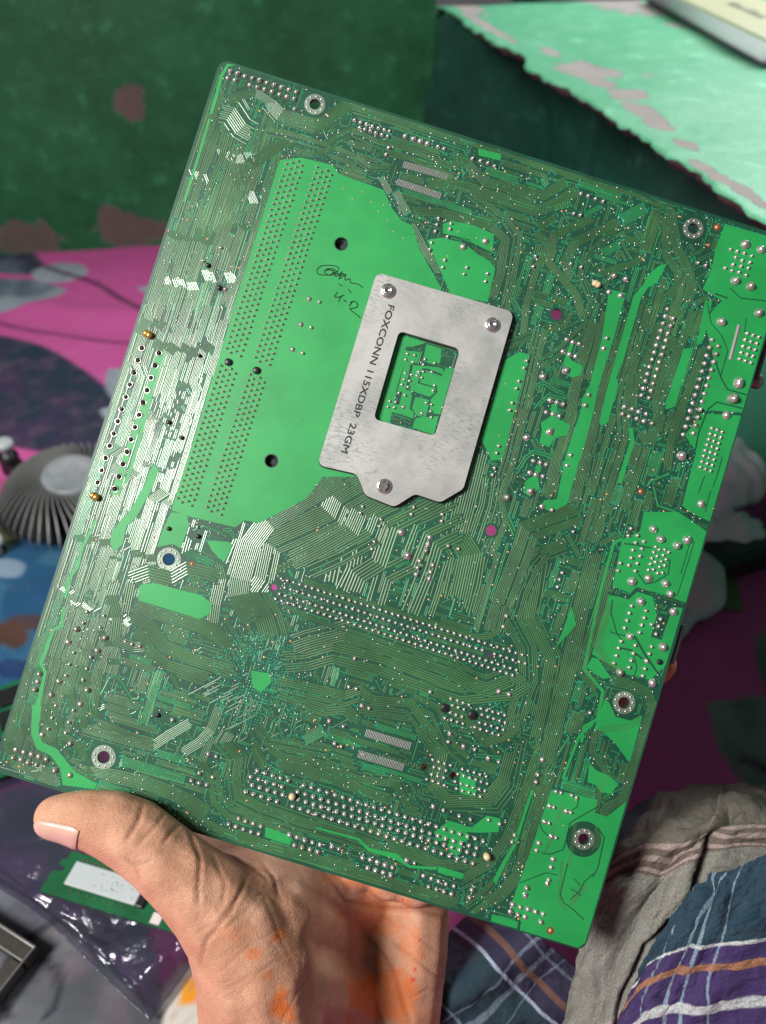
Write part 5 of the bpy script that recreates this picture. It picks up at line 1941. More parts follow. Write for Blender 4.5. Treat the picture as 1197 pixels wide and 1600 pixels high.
def blob(name, chains, voxel, smooth_it, material):
    """one continuous skin grown over chains of (px, py, depth, radius m)"""
    bm = bmesh.new()
    for ch in chains:
        pts = [np.array([*P(a, b, d), r]) for a, b, d, r in ch]
        for i in range(len(pts) - 1):
            L_ = np.linalg.norm(pts[i + 1][:3] - pts[i][:3])
            n = max(2, int(L_ / (0.28 * min(pts[i][3], pts[i + 1][3])) + 1))
            for k in range(n + (1 if i == len(pts) - 2 else 0)):
                q = pts[i] + (pts[i + 1] - pts[i]) * k / n
                bmesh.ops.create_icosphere(bm, subdivisions=2, radius=q[3], matrix=Matrix.Translation(q[:3]))
    me = bpy.data.meshes.new(name + "_base")
    bm.to_mesh(me); bm.free()
    tmp = bpy.data.objects.new(name + "_base", me)
    col.objects.link(tmp)
    m = tmp.modifiers.new("r", 'REMESH'); m.mode = 'VOXEL'; m.voxel_size = voxel
    s = tmp.modifiers.new("s", 'SMOOTH'); s.factor = 0.5; s.iterations = smooth_it
    dg = bpy.context.evaluated_depsgraph_get()
    out = bpy.data.meshes.new_from_object(tmp.evaluated_get(dg))
    bpy.data.objects.remove(tmp)
    out.name = name
    out.materials.clear()
    return link_mesh(name, out, material, None, True)


def pmm(mm, depth=0.25):
    return mm * 0.001


def px_r(px, depth):
    return px / FPX * depth


def hand_material():
    t = NT("skin")
    pos = t.obj()
    ac = t.n('ShaderNodeAttribute', attribute_name="stain")
    s = t.n('ShaderNodeSeparateColor'); t.put(s.inputs[0], ac.outputs['Color'])
    big = t.noise(60, 4, 0.6, pos)
    mid = t.noise(260, 4, 0.65, pos)
    c = t.mix(t.step(big, 0.3, 0.7), (0.47, 0.235, 0.142), (0.63, 0.352, 0.232))
    c = t.mix(t.math('MULTIPLY', t.step(mid, 0.5, 0.75), 0.28), c, (0.56, 0.20, 0.13))
    c = t.mix(t.math('MULTIPLY', t.step(t.noise(1500, 2, 0.6, pos), 0.5, 0.8), 0.22), c, (0.40, 0.15, 0.09))
    c = t.mix(t.math('MULTIPLY', s.outputs[2], 0.6), c, (0.20, 0.065, 0.035))           # creases
    c = t.mix(t.math('MULTIPLY', s.outputs[0], t.math('ADD', 0.35, mid), clamp=True), c, (0.72, 0.17, 0.025))   # orange turmeric-like stains
    c = t.mix(s.outputs[1], c, (0.62, 0.04, 0.015))
    vo = t.n('ShaderNodeTexVoronoi'); vo.feature = 'DISTANCE_TO_EDGE'; vo.inputs['Scale'].default_value = 900
    t.put(vo.inputs['Vector'], pos)
    t.set(base=c, rough=t.math('ADD', 0.46, t.math('MULTIPLY', mid, 0.2)), spec=0.34, sss=0.08)
    t.b.inputs['Subsurface Radius'].default_value = (1.0, 0.35, 0.2)
    t.b.inputs['Subsurface Scale'].default_value = 0.002
    mp = t.n('ShaderNodeMapping'); t.put(mp.inputs[0], pos)
    mp.inputs['Rotation'].default_value = (0.3, 0.2, 0.8); mp.inputs['Scale'].default_value = (260, 900, 260)
    ln = t.noise(1.0, 3, 0.6, mp.outputs[0])
    fl = t.step(t.math('ABSOLUTE', t.math('SUBTRACT', ln, 0.5)), 0.0, 0.05)
    h = t.math('ADD', t.math('MULTIPLY', t.step(vo.outputs[0], 0.0, 0.12), 0.5), t.math('ADD', t.math('MULTIPLY', mid, 0.8), t.math('MULTIPLY', fl, 0.5)))
    t.bump(h, 0.40, 0.0005)
    return t.m


M_SKIN = hand_material()
TH = [(86, 1276, .2472, px_r(33, .2472)), (110, 1276, .2472, px_r(39, .247)), (140, 1280, .2472, px_r(46, .247)), (175, 1289, .2475, px_r(53, .247)), (212, 1307, .248, px_r(57, .248)), (250, 1337, .2485, px_r(58, .248)),
      (290, 1372, .249, px_r(62, .249)), (330, 1408, .2505, px_r(71, .25)), (372, 1455, .2520, px_r(84, .252)), (400, 1510, .2535, px_r(96, .253)), (408, 1570, .2545, px_r(100, .254)), (412, 1660, .2560, px_r(102, .256)), (430, 1780, .262, px_r(104, .262))]
PALM = [
    [(632, 1366, 0.2985, .0135), (645, 1424, 0.2955, .0143), (640, 1480, 0.2935, .0146), (630, 1550, 0.2925, .0150), (618, 1640, 0.2925, .0155), (610, 1760, 0.2930, .0180)],
    [(570, 1360, 0.3005, .0130), (562, 1430, 0.2995, .0135), (556, 1510, 0.2995, .0138), (548, 1600, 0.2980, .0150), (530, 1720, 0.2960, .0180)],
    [(500, 1335, 0.3010, .0120), (480, 1420, 0.3010, .0140), (470, 1520, 0.2960, .0160), (470, 1640, 0.2900, .0200), (480, 1760, 0.2880, .0220)],
    [(352, 1408, .2530, .0125), (410, 1400, .2620, .0120), (455, 1392, .2720, .0115), (510, 1395, .2860, .0120), (570, 1400, .2950, .0125)],
    [(330, 1385, .2530, .0100), (390, 1375, .2640, .0105), (440, 1362, .2750, .0105), (500, 1358, .2880, .0110)],
    [(420, 1440, .2600, .0160), (470, 1450, .2760, .0150), (520, 1470, .2900, .0140)],
    [(440, 1540, .2620, .0190), (490, 1550, .2760, .0170), (540, 1560, .2880, .0150)],
    [(280, 1318, .2705, .0078), (340, 1330, .2740, .0095), (410, 1340, .2790, .0110), (480, 1350, .2860, .0120)],
    [(440, 1380, 0.2770, .0120), (455, 1440, 0.2790, .0150), (450, 1520, 0.2770, .0190)],
    [(520, 1720, 0.2830, .0260), (510, 1900, 0.2870, .0265), (500, 2200, 0.2970, .0290), (490, 2700, .3100, .0340)],
]
FING = [
    [(500, 1330, .2870, .0105), (560, 1220, .2900, .0095), (610, 1110, .2900, .0088), (640, 1040, .2860, .0080), (655, 1000, .2810, .0070)],
    [(560, 1345, .2870, .0108), (680, 1210, .2910, .0096), (780, 1090, .2910, .0088), (840, 1010, .2870, .0080), (868, 975, .2820, .0070)],
    [(610, 1360, .2860, .0105), (760, 1235, .2900, .0093), (890, 1135, .2890, .0085), (980, 1070, .2810, .0075), (1029, 1038, .2695, .0062)],
    [(650, 1375, .2845, .0095), (770, 1300, .2890, .0083), (860, 1245, .2890, .0075), (920, 1210, .2850, .0064)],
]
hand = blob("hand", [TH] + PALM + FING, 0.0009, 12, M_SKIN)


def cam_px(co):
    """photo pixel and depth of world points (n, 3)"""
    r = co - np.array(CAM)
    d = r @ np.array(FW)
    return 598.5 + FPX * (r @ np.array(RT)) / d, 800 - FPX * (r @ np.array(UP)) / d, d


def seg_dist(x, y, pts):
    best = np.full(x.shape, 1e9)
    along = np.zeros(x.shape)
    m = len(pts) - 1
    for i in range(m):
        a = np.array(pts[i], float); b = np.array(pts[i + 1], float)
        ab = b - a
        t_ = np.clip(((x - a[0]) * ab[0] + (y - a[1]) * ab[1]) / (ab @ ab), 0, 1)
        d = np.hypot(x - a[0] - ab[0] * t_, y - a[1] - ab[1] * t_)
        k = d < best
        best[k] = d[k]; along[k] = ((i + t_) / m)[k]
    return best, along


def carve_hand():
    me = hand.data
    n = len(me.vertices)
    co = np.empty(n * 3); me.vertices.foreach_get('co', co); co = co.reshape(-1, 3)
    no = np.empty(n * 3); me.vertices.foreach_get('normal', no); no = no.reshape(-1, 3)
    x, y, d = cam_px(co)
    face = np.clip((no * (np.array(CAM) - co)).sum(1) / np.linalg.norm(np.array(CAM) - co, axis=1), 0, 1)
    thumbside = d < 0.2660
    disp = np.zeros(n); crease = np.zeros(n)
    # (points, depth mm, half width px, on the thumb side)
    L = [([(224, 1256), (216, 1282), (196, 1316)], 0.7, 3.2, 1), ([(262, 1264), (244, 1290), (214, 1322)], 0.45, 2.6, 1), ([(288, 1282), (268, 1300), (255, 1318)], 0.6, 3.0, 1),
         ([(292, 1285), (313, 1346), (309, 1390), (311, 1420)], 0.7, 3.0, 1), ([(390, 1362), (362, 1422), (322, 1470), (309, 1520)], 0.7, 3.0, 1), ([(330, 1330), (352, 1380), (346, 1420)], 0.4, 2.5, 1),
         ([(270, 1330), (300, 1342), (330, 1366)], 0.25, 2.0, 1), ([(196, 1340), (212, 1356), (220, 1376)], 0.5, 2.5, 1), ([(208, 1350), (226, 1350), (236, 1342)], 0.4, 2.2, 1),
         ([(410, 1395), (440, 1470), (470, 1530)], 0.3, 2.2, 1), ([(340, 1520), (400, 1470), (460, 1440)], 0.25, 2.0, 1), ([(320, 1470), (380, 1430), (420, 1380)], 0.3, 2.0, 1),
         ([(330, 1560), (400, 1520), (490, 1470)], 0.25, 2.0, 1), ([(330, 1420), (390, 1440), (440, 1490), (480, 1560)], 0.25, 2.0, 1), ([(300, 1460), (340, 1440), (372, 1400)], 0.3, 2.0, 1),
         ([(440, 1600), (470, 1540), (505, 1500)], 0.3, 2.0, 1), ([(350, 1600), (385, 1540), (430, 1500)], 0.2, 2.0, 1), ([(380, 1380), (420, 1400), (450, 1430)], 0.3, 2.0, 1),
         ([(360, 1340), (392, 1352), (420, 1376)], 0.5, 2.5, 1), ([(408, 1345), (428, 1372), (436, 1400)], 0.5, 2.5, 1),
         ([(506, 1360), (540, 1407), (600, 1419), (660, 1424), (712, 1432)], 1.0, 3.6, 0), ([(555, 1440), (600, 1494), (620, 1534), (645, 1610)], 0.9, 3.4, 0), ([(612, 1472), (650, 1500), (698, 1536)], 0.5, 2.6, 0),
         ([(556, 1530), (587, 1561), (600, 1610)], 0.8, 3.2, 0), ([(580, 1515), (620, 1520)], 0.3, 2.2, 0), ([(620, 1440), (660, 1470), (700, 1500)], 0.25, 2.0, 0), ([(560, 1400), (620, 1450)], 0.3, 2.2, 0),
         ([(640, 1560), (670, 1545), (702, 1550)], 0.3, 2.2, 0)]
    rr = np.random.default_rng(3)
    for _ in range(46):
        x0, y0 = rr.uniform(270, 490), rr.uniform(1330, 1600)
        a = rr.choice([-0.75, 0.9, 1.3]) + rr.normal(0, 0.2)
        l = rr.uniform(18, 70)
        L.append(([(x0, y0), (x0 + l * 0.5 * math.cos(a) + rr.normal(0, 3), y0 + l * 0.5 * math.sin(a)), (x0 + l * math.cos(a), y0 + l * math.sin(a))], rr.uniform(0.08, 0.22), 1.8, 1))
    for pts, dep, w, tside in L:
        dd, al = seg_dist(x, y, pts)
        fade = np.clip(np.minimum(al, 1 - al) * 6 + 0.25, 0, 1)
        k = np.exp(-(dd / w) ** 2) * fade * face * (thumbside if tside else ~thumbside)
        disp -= k * dep * 0.00082
        disp += np.exp(-((dd - 2.4 * w) / (1.6 * w)) ** 2) * fade * dep * 0.00022 * face * (thumbside if tside else ~thumbside)
        crease = np.maximum(crease, k * min(1, dep * 1.3))
    # soft swell of the ball of the thumb and the joints
    disp += 0.0004 * np.sin(x / 14.0 + y / 19.0) * face * np.sin(y / 23.0 - x / 31.0)
    co2 = co + no * disp[:, None]
    me.vertices.foreach_set('co', co2.ravel())
    st = np.zeros((n, 4)); st[:, 3] = 1
    wob = 0.35 * noise2(x / 22.0, y / 22.0, 5)
    for (cx, cy, rx, ry, s, tside) in [(437, 1572, 14, 26, 1.0, 1), (436, 1462, 12, 12, 0.8, 1), (396, 1490, 14, 12, 0.6, 1), (418, 1524, 10, 8, 0.5, 1), (452, 1585, 10, 14, 0.8, 1), (375, 1460, 30, 16, 0.25, 1),
                                       (600, 1548, 62, 46, 0.8, 0), (520, 1590, 34, 40, 0.85, 0), (590, 1425, 46, 36, 0.5, 0), (645, 1480, 22, 38, 0.45, 0), (560, 1370, 60, 18, 0.5, 0), (640, 1395, 50, 12, 0.25, 0), (670, 1590, 20, 20, 0.2, 0)]:
        q = ((x - cx) / rx) ** 2 + ((y - cy) / ry) ** 2
        k = (1 - sm01(np.sqrt(q) + wob, 0.55, 1.25)) * s
        st[:, 0] = np.maximum(st[:, 0], k * (thumbside if tside else ~thumbside))
    for (cx, cy, r) in [(656, 1467, 3), (648, 1514, 4), (646, 1530, 4), (629, 1406, 3), (650, 1518, 2)]:
        st[:, 1] = np.maximum(st[:, 1], (1 - sm01(np.hypot(x - cx, y - cy), r * 0.4, r)) * (~thumbside))
    tipd = np.hypot(x - 1035, y - 1038)
    st[:, 0] = np.maximum(st[:, 0], (1 - sm01(tipd, 30, 60)) * 0.6)
    st[:, 2] = crease
    at = me.color_attributes.new("stain", 'FLOAT_COLOR', 'POINT')
    at.data.foreach_set('color', st.ravel())
    me.update()


carve_hand()
adopt(hand, person)
hand['label'] = "hand with orange stains gripping the board edge between thumb and fingers"
# thumb nail
M_NAIL = simple("thumb_nail", (0.58, 0.36, 0.28), 0.34, 0, 0.08, 300, 0.5)
B, U, V = patch([[(53, 1283, .2400), (75, 1288, .2360), (98, 1294, .2350), (119, 1302, .2360)],
                 [(50, 1290, .2430), (72, 1300, .2400), (97, 1308, .2390), (122, 1315, .2400)],
                 [(52, 1300, .2480), (76, 1318, .2470), (100, 1328, .2470), (124, 1330, .2470)]], 30, 16)
from mathutils.bvhtree import BVHTree
_bvh = BVHTree.FromPolygons([v.co for v in hand.data.vertices], [tuple(p_.vertices) for p_ in hand.data.polygons])
for i_ in range(B.shape[0]):
    for j_ in range(B.shape[1]):
        hit, nor, _i, _d = _bvh.find_nearest(Vector(B[i_, j_]))
        rim = min(i_, B.shape[0] - 1 - i_, j_, B.shape[1] - 1 - j_) / 3.0
        B[i_, j_] = hit + nor * (0.00002 + 0.00032 * min(1.0, rim))
nail = grid_mesh("thumb_nail", B, None, M_NAIL, None, 0.0006)
adopt(nail, hand)

# wrapped plaid cloth over the legs: grey upper fold, teal and purple fold in front, dark fold by the wrist
M_CLOTH = cloth_material("woven_plaid_cotton")
rows = [[(985, 1262, .345), (1042, 1237, .345), (1100, 1224, .345), (1160, 1224, .345), (1240, 1237, .345)],
        [(950, 1320, .297), (1020, 1290, .289), (1090, 1270, .285), (1160, 1265, .284), (1250, 1275, .285)],
        [(925, 1400, .294), (985, 1370, .281), (1050, 1345, .276), (1120, 1330, .275), (1250, 1320, .279)],
        [(900, 1500, .293), (950, 1460, .279), (1010, 1430, .274), (1080, 1405, .275), (1250, 1400, .281)],
        [(880, 1600, .292), (930, 1570, .278), (980, 1540, .274), (1040, 1505, .277), (1250, 1480, .286)],
        [(865, 1720, .29), (910, 1690, .277), (960, 1660, .274), (1010, 1620, .279), (1250, 1600, .291)]]
B, U, V = patch(rows, 240, 300)
N = grid_normals(B)
px_, py_, _ = cam_px(B.reshape(-1, 3))
px_ = px_.reshape(U.shape); py_ = py_.reshape(U.shape)
dd, al = seg_dist(px_, py_, [(1140, 1270), (1100, 1345), (1075, 1410), (1010, 1480), (975, 1560), (955, 1650)])
dd2, al2 = seg_dist(px_, py_, [(1050, 1340), (1010, 1420), (960, 1500), (925, 1620)])
dd3, al3 = seg_dist(px_, py_, [(1120, 1250), (1040, 1310), (985, 1360)])
h = -0.006 * np.exp(-(dd / 9) ** 2) - 0.003 * np.exp(-(dd2 / 16) ** 2) + 0.0025 * np.exp(-((dd2 - 30) / 18) ** 2) - 0.0022 * np.exp(-(dd3 / 10) ** 2)
h += 0.0012 * noise2(U * 1.3, V * 1.3, 11) + 0.0005 * noise2(U * 5, V * 6, 12) + 0.0006 * np.sin(V * 9 + 2 * np.sin(U * 3))
B = B + N * h[..., None]
Vw = V + 0.10 * np.sin(U * 2.3) + 0.12 * np.tanh((dd2 - 12) / 10) * 0.5
pk = (0.42, 0.32, 0.30)
C = plaid(U, Vw, [(0, (0.14, 0.125, 0.095)), (1.55, (0.15, 0.115, 0.09)), (2.15, (0.24, 0.235, 0.205)), (4.45, (0.22, 0.17, 0.135))], [(0.9, 0.05, (0.10, 0.10, 0.10), 0.35), (1.05, 0.02, pk, 0.35), (2.3, 0.05, (0.10, 0.10, 0.10), 0.3), (2.45, 0.02, pk, 0.35), (3.3, 0.04, (0.1, 0.1, 0.1), 0.3)],
          [(1.60, 0.045, pk, 0.8), (1.82, 0.06, pk, 0.8), (2.06, 0.04, pk, 0.9), (4.40, 0.05, pk, 0.8), (4.72, 0.08, pk, 0.75), (4.98, 0.05, pk, 0.8)])
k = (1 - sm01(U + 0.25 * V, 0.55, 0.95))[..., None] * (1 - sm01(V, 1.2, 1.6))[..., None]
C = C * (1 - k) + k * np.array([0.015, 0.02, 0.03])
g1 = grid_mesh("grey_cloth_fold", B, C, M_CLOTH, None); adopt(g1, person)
g1['label'] = "grey fold of the plaid cloth with pale pink stripes"

rows = [[(1055, 1425, .2720), (1105, 1378, .2690), (1160, 1352, .2670), (1250, 1310, .2680)],
        [(1020, 1480, .2720), (1080, 1430, .2640), (1140, 1410, .2610), (1250, 1390, .2620)],
        [(988, 1540, .2730), (1050, 1490, .2640), (1120, 1470, .2590), (1250, 1460, .2590)],
        [(962, 1600, .2740), (1030, 1550, .2640), (1110, 1530, .2580), (1250, 1520, .2570)],
        [(942, 1680, .2750), (1010, 1620, .2640), (1100, 1600, .2590), (1250, 1590, .2570)],
        [(925, 1760, .2750), (1000, 1700, .2640), (1090, 1690, .2600), (1250, 1680, .2570)]]
B, U, V = patch(rows, 240, 260)
N = grid_normals(B)
px_, py_, _ = cam_px(B.reshape(-1, 3)); px_ = px_.reshape(U.shape); py_ = py_.reshape(U.shape)
dd, al = seg_dist(px_, py_, [(1085, 1385), (1075, 1430), (1040, 1490), (985, 1590)])
dd2, _ = seg_dist(px_, py_, [(1110, 1385), (1100, 1440), (1075, 1480), (1030, 1560)])
h = -0.003 * np.exp(-(dd2 / 9) ** 2) + 0.0015 * np.exp(-((dd2 - 18) / 12) ** 2) + 0.0010 * noise2(U * 1.6, V * 1.4, 21) + 0.0005 * noise2(U * 6, V * 5, 22) + 0.0007 * np.sin(U * 7 + V * 2)
B = B + N * h[..., None]
lb = (0.28, 0.42, 0.50)
C = plaid(U + 0.05 * np.sin(V * 2.5) , V + 0.08 * np.sin(U * 2.2), [(0, (0.008, 0.042, 0.075)), (2.02, (0.045, 0.020, 0.12))], [(1.30, 0.05, lb, 0.75), (1.62, 0.035, lb, 0.75), (2.02, 0.02, lb, 0.7), (0.75, 0.02, lb, 0.6)],
          [(2.02, 0.05, (0.62, 0.65, 0.66), 0.9), (2.62, 0.11, (0.42, 0.19, 0.08), 0.85), (3.55, 0.12, (0.60, 0.64, 0.64), 0.85), (4.3, 0.10, (0.40, 0.18, 0.08), 0.85)])
g2 = grid_mesh("teal_cloth_fold", B, C, M_CLOTH, None); adopt(g2, person)
g2['label'] = "teal and purple fold of the plaid cloth with white and orange stripes"

rows = [[(770 + j * 48 - i * 42, 1395 + j * 44 + i * 40, .300 - 0.006 * math.sin(math.pi * min(1, (j + 0.3) / 4.6)) + (0.05 if j == 0 else 0)) for j in range(5)] for i in range(12)]
B, U, V = patch(rows, 200, 380)
N = grid_normals(B)
h = 0.0014 * noise2(U * 1.2, V * 1.2, 31) + 0.0009 * np.sin(U * 4.2 + V * 1.4)
B = B + N * h[..., None]
st = (0.26, 0.34, 0.44)
C = plaid(U + 0.06 * np.sin(V * 2.1), V + 0.07 * np.sin(U * 1.9), [(0, (0.014, 0.010, 0.045)), (1.42, (0.005, 0.030, 0.048))], [(1.5, 0.035, st, 0.45), (1.93, 0.09, st, 0.40), (2.38, 0.025, st, 0.3), (3.4, 0.04, st, 0.4)],
          [(1.42, 0.05, (0.40, 0.48, 0.62), 0.85), (0.88, 0.10, (0.16, 0.07, 0.04), 0.8), (0.25, 0.04, st, 0.35), (3.2, 0.05, st, 0.6)])
g3 = grid_mesh("dark_cloth_fold", B, C, M_CLOTH, None); adopt(g3, person)
g3['label'] = "dark navy fold of the plaid cloth beside the wrist"

# ================================================================== things lying on the bed
def crumple(U, V, n, seed, su=1.0, sv=1.0):
    """faceted height field like creased film, about -1..1"""
    r = np.random.default_rng(seed)
    out = np.zeros(U.shape)
    for o_, (m, a) in enumerate(((n, 1.0), (n * 4, 0.4), (n * 12, 0.14))):
        sx = r.uniform(U.min() - .3, U.max() + .3, m); sy = r.uniform(V.min() - .3, V.max() + .3, m)
        hh = r.uniform(-1, 1, m); gx = r.normal(0, 0.8, m); gy = r.normal(0, 0.8, m)
        best = np.full(U.shape, -1e9)
        for k in range(m):
            dx = (U - sx[k]) * su; dy = (V - sy[k]) * sv
            cone = hh[k] * 0.4 - np.hypot(dx, dy) * (1.3 + 0.25 * o_) * math.sqrt(m) / 4 + (gx[k] * dx + gy[k] * dy) * 0.3
            best = np.maximum(best, cone)
        best = (best - best.mean()) / (best.std() + 1e-9) * 0.5
        out += a * best
    return out


def local_to_person(o):
    return o


# ---- processor cooler: ring of bent aluminium fins on a black mount
def make_cooler():
    C0 = on_z(108, 738, 0.036)
    root = empty("cpu_cooler", (C0.x, C0.y, 0.0))
    root.rotation_euler = (math.radians(6), math.radians(3), 0.25)
    root.scale = (1.33, 1.33, 1.25)
    tag(root, "round aluminium processor cooler with curved fins lying left of the board", "cooler")
    alu = simple("cast_aluminium", (0.27, 0.28, 0.27), 0.55, 0.45, 0.25, 300, bump=0.2, bscale=900)
    alu2 = simple("dusty_aluminium_core", (0.27, 0.29, 0.31), 0.6, 0.25, 0.45, 110, bump=0.2, bscale=500)
    blk = M_BLACK
    mb = MB(); mb.lathe([(0.0165, 0.006), (0.0172, 0.026), (0.0165, 0.0300), (0.0155, 0.0312), (0.013, 0.0285), (0, 0.0282)], 0, 0, 36)
    mb.build("core", alu2, root, True)
    # one fin: curved blade, 14 steps long
    n = 12
    V, Fq = [], []
    for i in range(n + 1):
        f = i / n
        r = 0.0165 + f * 0.0265
        a = 0.42 * f + 0.10 * math.sin(3.0 * f)
        top = 0.0295 - 0.0025 * f - 0.011 * f ** 3
        bot = 0.008 + 0.006 * (1 - f)
        for s in (-1, 1):
            th = a + s * 0.00033 / r
            V += [(r * math.cos(th), r * math.sin(th), bot), (r * math.cos(th), r * math.sin(th), top)]
    for i in range(n):
        a = 4 * i
        Fq += [(a, a + 4, a + 5, a + 1), (a + 2, a + 3, a + 7, a + 6), (a + 1, a + 5, a + 7, a + 3), (a, a + 2, a + 6, a + 4)]
    Fq += [(0, 1, 3, 2), (4 * n, 4 * n + 2, 4 * n + 3, 4 * n + 1)]
    me = bpy.data.meshes.new("fin"); me.from_pydata(V, [], Fq); me.materials.append(alu)
    for k in range(46):
        o = bpy.data.objects.new("fin", me); col.objects.link(o); o.parent = root
        o.rotation_euler = (0, 0, 2 * math.pi * k / 46)
    mb = MB(); mb.lathe([(0.040, 0.002), (0.045, 0.004), (0.045, 0.0095), (0.0385, 0.010), (0.037, 0.004)], 0, 0, 40)
    mb.build("mount_ring", blk, root, True)
    for k in range(4):
        a = math.pi / 4 + k * math.pi / 2
        ca, sa = math.cos(a), math.sin(a)
        mb = MB()
        mb.box(0.042, 0.060, -0.005, 0.005, 0.003, 0.009)
        mb.lathe([(0.0062, 0.0), (0.0062, 0.013), (0.0052, 0.015)], 0.058, 0, 16)
        arm = mb.build("mount_leg", blk, root, bevel=0.0008); arm.rotation_euler = (0, 0, a)
        mb = MB(); mb.lathe([(0.0030, 0.012), (0.0032, 0.020), (0.0056, 0.0215), (0.0056, 0.0245), (0.0035, 0.026), (0, 0.0258)], 0.058, 0, 16)
        pin = mb.build("push_pin", simple("grey_push_pin", (0.40, 0.44, 0.44), 0.35, 0, 0.1, 200), root, True); pin.rotation_euler = (0, 0, a)


make_cooler()


# ---- blue packaging film under the cooler
def film_material(name, rough, alpha, coat, spec=0.5):
    t = NT(name)
    pos = t.obj()
    ac = t.n('ShaderNodeAttribute', attribute_name="print")
    t.set(base=ac.outputs['Color'], rough=rough, spec=spec, coat=coat, coat_r=0.06, alpha=alpha)
    t.bump(t.noise(220, 4, 0.6, pos), 0.25, 0.0012)
    return t.m


rows = [[(-150, 800, .50), (-40, 790, .51), (60, 800, .51), (160, 790, .51), (300, 770, .52)],
        [(-150, 900, .455), (-40, 890, .455), (60, 890, .457), (160, 880, .463), (300, 870, .467)],
        [(-160, 1000, .412), (-40, 990, .413), (50, 985, .415), (150, 985, .417), (300, 980, .42)],
        [(-170, 1090, .382), (-50, 1085, .382), (40, 1080, .383), (140, 1080, .384), (300, 1080, .385)]]
rows = [[tuple(c_[:2]) for c_ in r] for r in rows]
rows3 = []
for r in rows:
    rr = []
    for (a, b) in r:
        q = on_z(a, b, 0.008)
        dpt = (q - CAM).dot(FW)
        rr.append((a, b, dpt))
    rows3.append(rr)
B, U, V = patch(rows3, 150, 130)
h = crumple(U, V, 10, 4)
B[..., 2] += 0.0045 * h + 0.002
C = np.empty(U.shape + (3,)); C[:] = (0.020, 0.075, 0.165)
nz = noise2(U * 2.2, V * 2.2, 9)
k = sm01(nz, -0.2, 0.9)[..., None]; C = C * (1 - k) + k * np.array([0.035, 0.12, 0.20])
px_, py_, _ = cam_px(B.reshape(-1, 3)); px_ = px_.reshape(U.shape); py_ = py_.reshape(U.shape)
def dab(cx, cy, rx, ry, colr, s):
    global C
    q = np.hypot((px_ - cx) / rx, (py_ - cy) / ry) + 0.3 * nz
    kk = (1 - sm01(q, 0.7, 1.15))[..., None] * s
    C = C * (1 - kk) + kk * np.asarray(colr)
dab(18, 992, 34, 26, (0.075, 0.035, 0.020), 0.95)
dab(50, 975, 22, 12, (0.075, 0.035, 0.020), 0.8)
dab(8, 890, 30, 14, (0.30, 0.38, 0.45), 0.6)
dab(0, 822, 34, 34, (0.075, 0.080, 0.020), 0.95)
dab(25, 1045, 40, 18, (0.015, 0.03, 0.10), 0.8)
film = grid_mesh("packaging_film", B, C, film_material("blue_printed_film", 0.28, 1.0, 0.5), None, 0.0004)
tag(film, "crumpled blue printed packaging film under the cooler legs", "packaging")


# ---- green add-in board at the left edge
def small_board(name, corner, along, across, L, W, z, T=0.0016):
    """root with local x along, y across"""
    a = (along - corner).normalized(); b = Vector((-a.y, a.x, 0))
    if b.dot(across - corner) < 0: b = -b
    root = empty(name)
    root.matrix_world = Matrix(((a.x, b.x, 0, corner.x), (a.y, b.y, 0, corner.y), (0, 0, 1 if a.cross(b).z > 0 else -1, z), (0, 0, 0, 1)))
    return root


M_PCB2 = mask_material("green_laminate", (0.008, 0.115, 0.045), 0.4, 0, 0.5, 0.3)
c0 = on_z(64, 1050, 0.014)
root = small_board("expansion_card", c0, on_z(112, 1262, 0.014), on_z(-60, 1065, 0.014), 0, 0, 0.014)
tag(root, "small green expansion card with black chips under the board's lower left corner", "circuit board")
sz = 1 if root.matrix_world[2][2] > 0 else -1
mb = MB(); mb.box(0, 0.066, 0, 0.075, -0.0016 * sz if sz > 0 else 0.0, 0.0 if sz > 0 else 0.0016); mb.build("laminate", M_PCB2, root)
for (x0, x1, y0, y1, hgt, mm) in ((0.006, 0.018, 0.012, 0.026, 0.003, M_BLACK), (0.024, 0.036, 0.014, 0.027, 0.004, M_BLACK), (0.042, 0.060, 0.010, 0.03, 0.003, M_BLACK), (0.008, 0.012, 0.004, 0.0065, 0.0015, M_TIN), (0.016, 0.02, 0.004, 0.0065, 0.0015, M_TIN),
                                  (0.026, 0.03, 0.005, 0.0075, 0.0015, M_TIN), (0.05, 0.054, 0.003, 0.006, 0.0015, M_TIN), (0.04, 0.041, 0.003, 0.009, 0.0012, M_TIN)):
    mb = MB(); mb.box(x0, x1, y0, y1, 0.0001 * sz if sz > 0 else -hgt, hgt if sz > 0 else -0.0001)
    mb.build("chip" if mm is M_BLACK else "component", mm, root, bevel=0.0003)

# ---- antistatic bag
rows = [[(-90, 1285), (-20, 1180), (60, 1120), (180, 1150)],
        [(-80, 1360), (10, 1300), (120, 1240), (230, 1235)],
        [(0, 1392), (70, 1385), (180, 1340), (275, 1310)],
        [(72, 1440), (120, 1440), (215, 1410), (318, 1385)],
        [(150, 1515), (180, 1510), (250, 1470), (325, 1440)],
        [(236, 1598), (252, 1575), (282, 1535), (318, 1484)]]
rows3 = []
for r in rows:
    rr = []
    for (a, b) in r:
        q = on_z(a, b, 0.004)
        rr.append((a, b, (q - CAM).dot(FW)))
    rows3.append(rr)
B, U, V = patch(rows3, 190, 240)
N = grid_normals(B)
h = crumple(U, V, 12, 14)
edge = np.minimum(np.minimum(U, U.max() - U), np.minimum(V, V.max() - V))
B[..., 2] += (0.0075 + 0.0055 * h) * sm01(edge, 0.0, 0.5) + 0.001
C = np.empty(U.shape + (3,)); C[:] = (0.035, 0.040, 0.070)
nz = noise2(U * 1.8, V * 1.8, 19)
k = sm01(nz, -0.1, 0.8)[..., None]; C = C * (1 - k) + k * np.array([0.06, 0.04, 0.10])
t = NT("antistatic_film")
pos = t.obj()
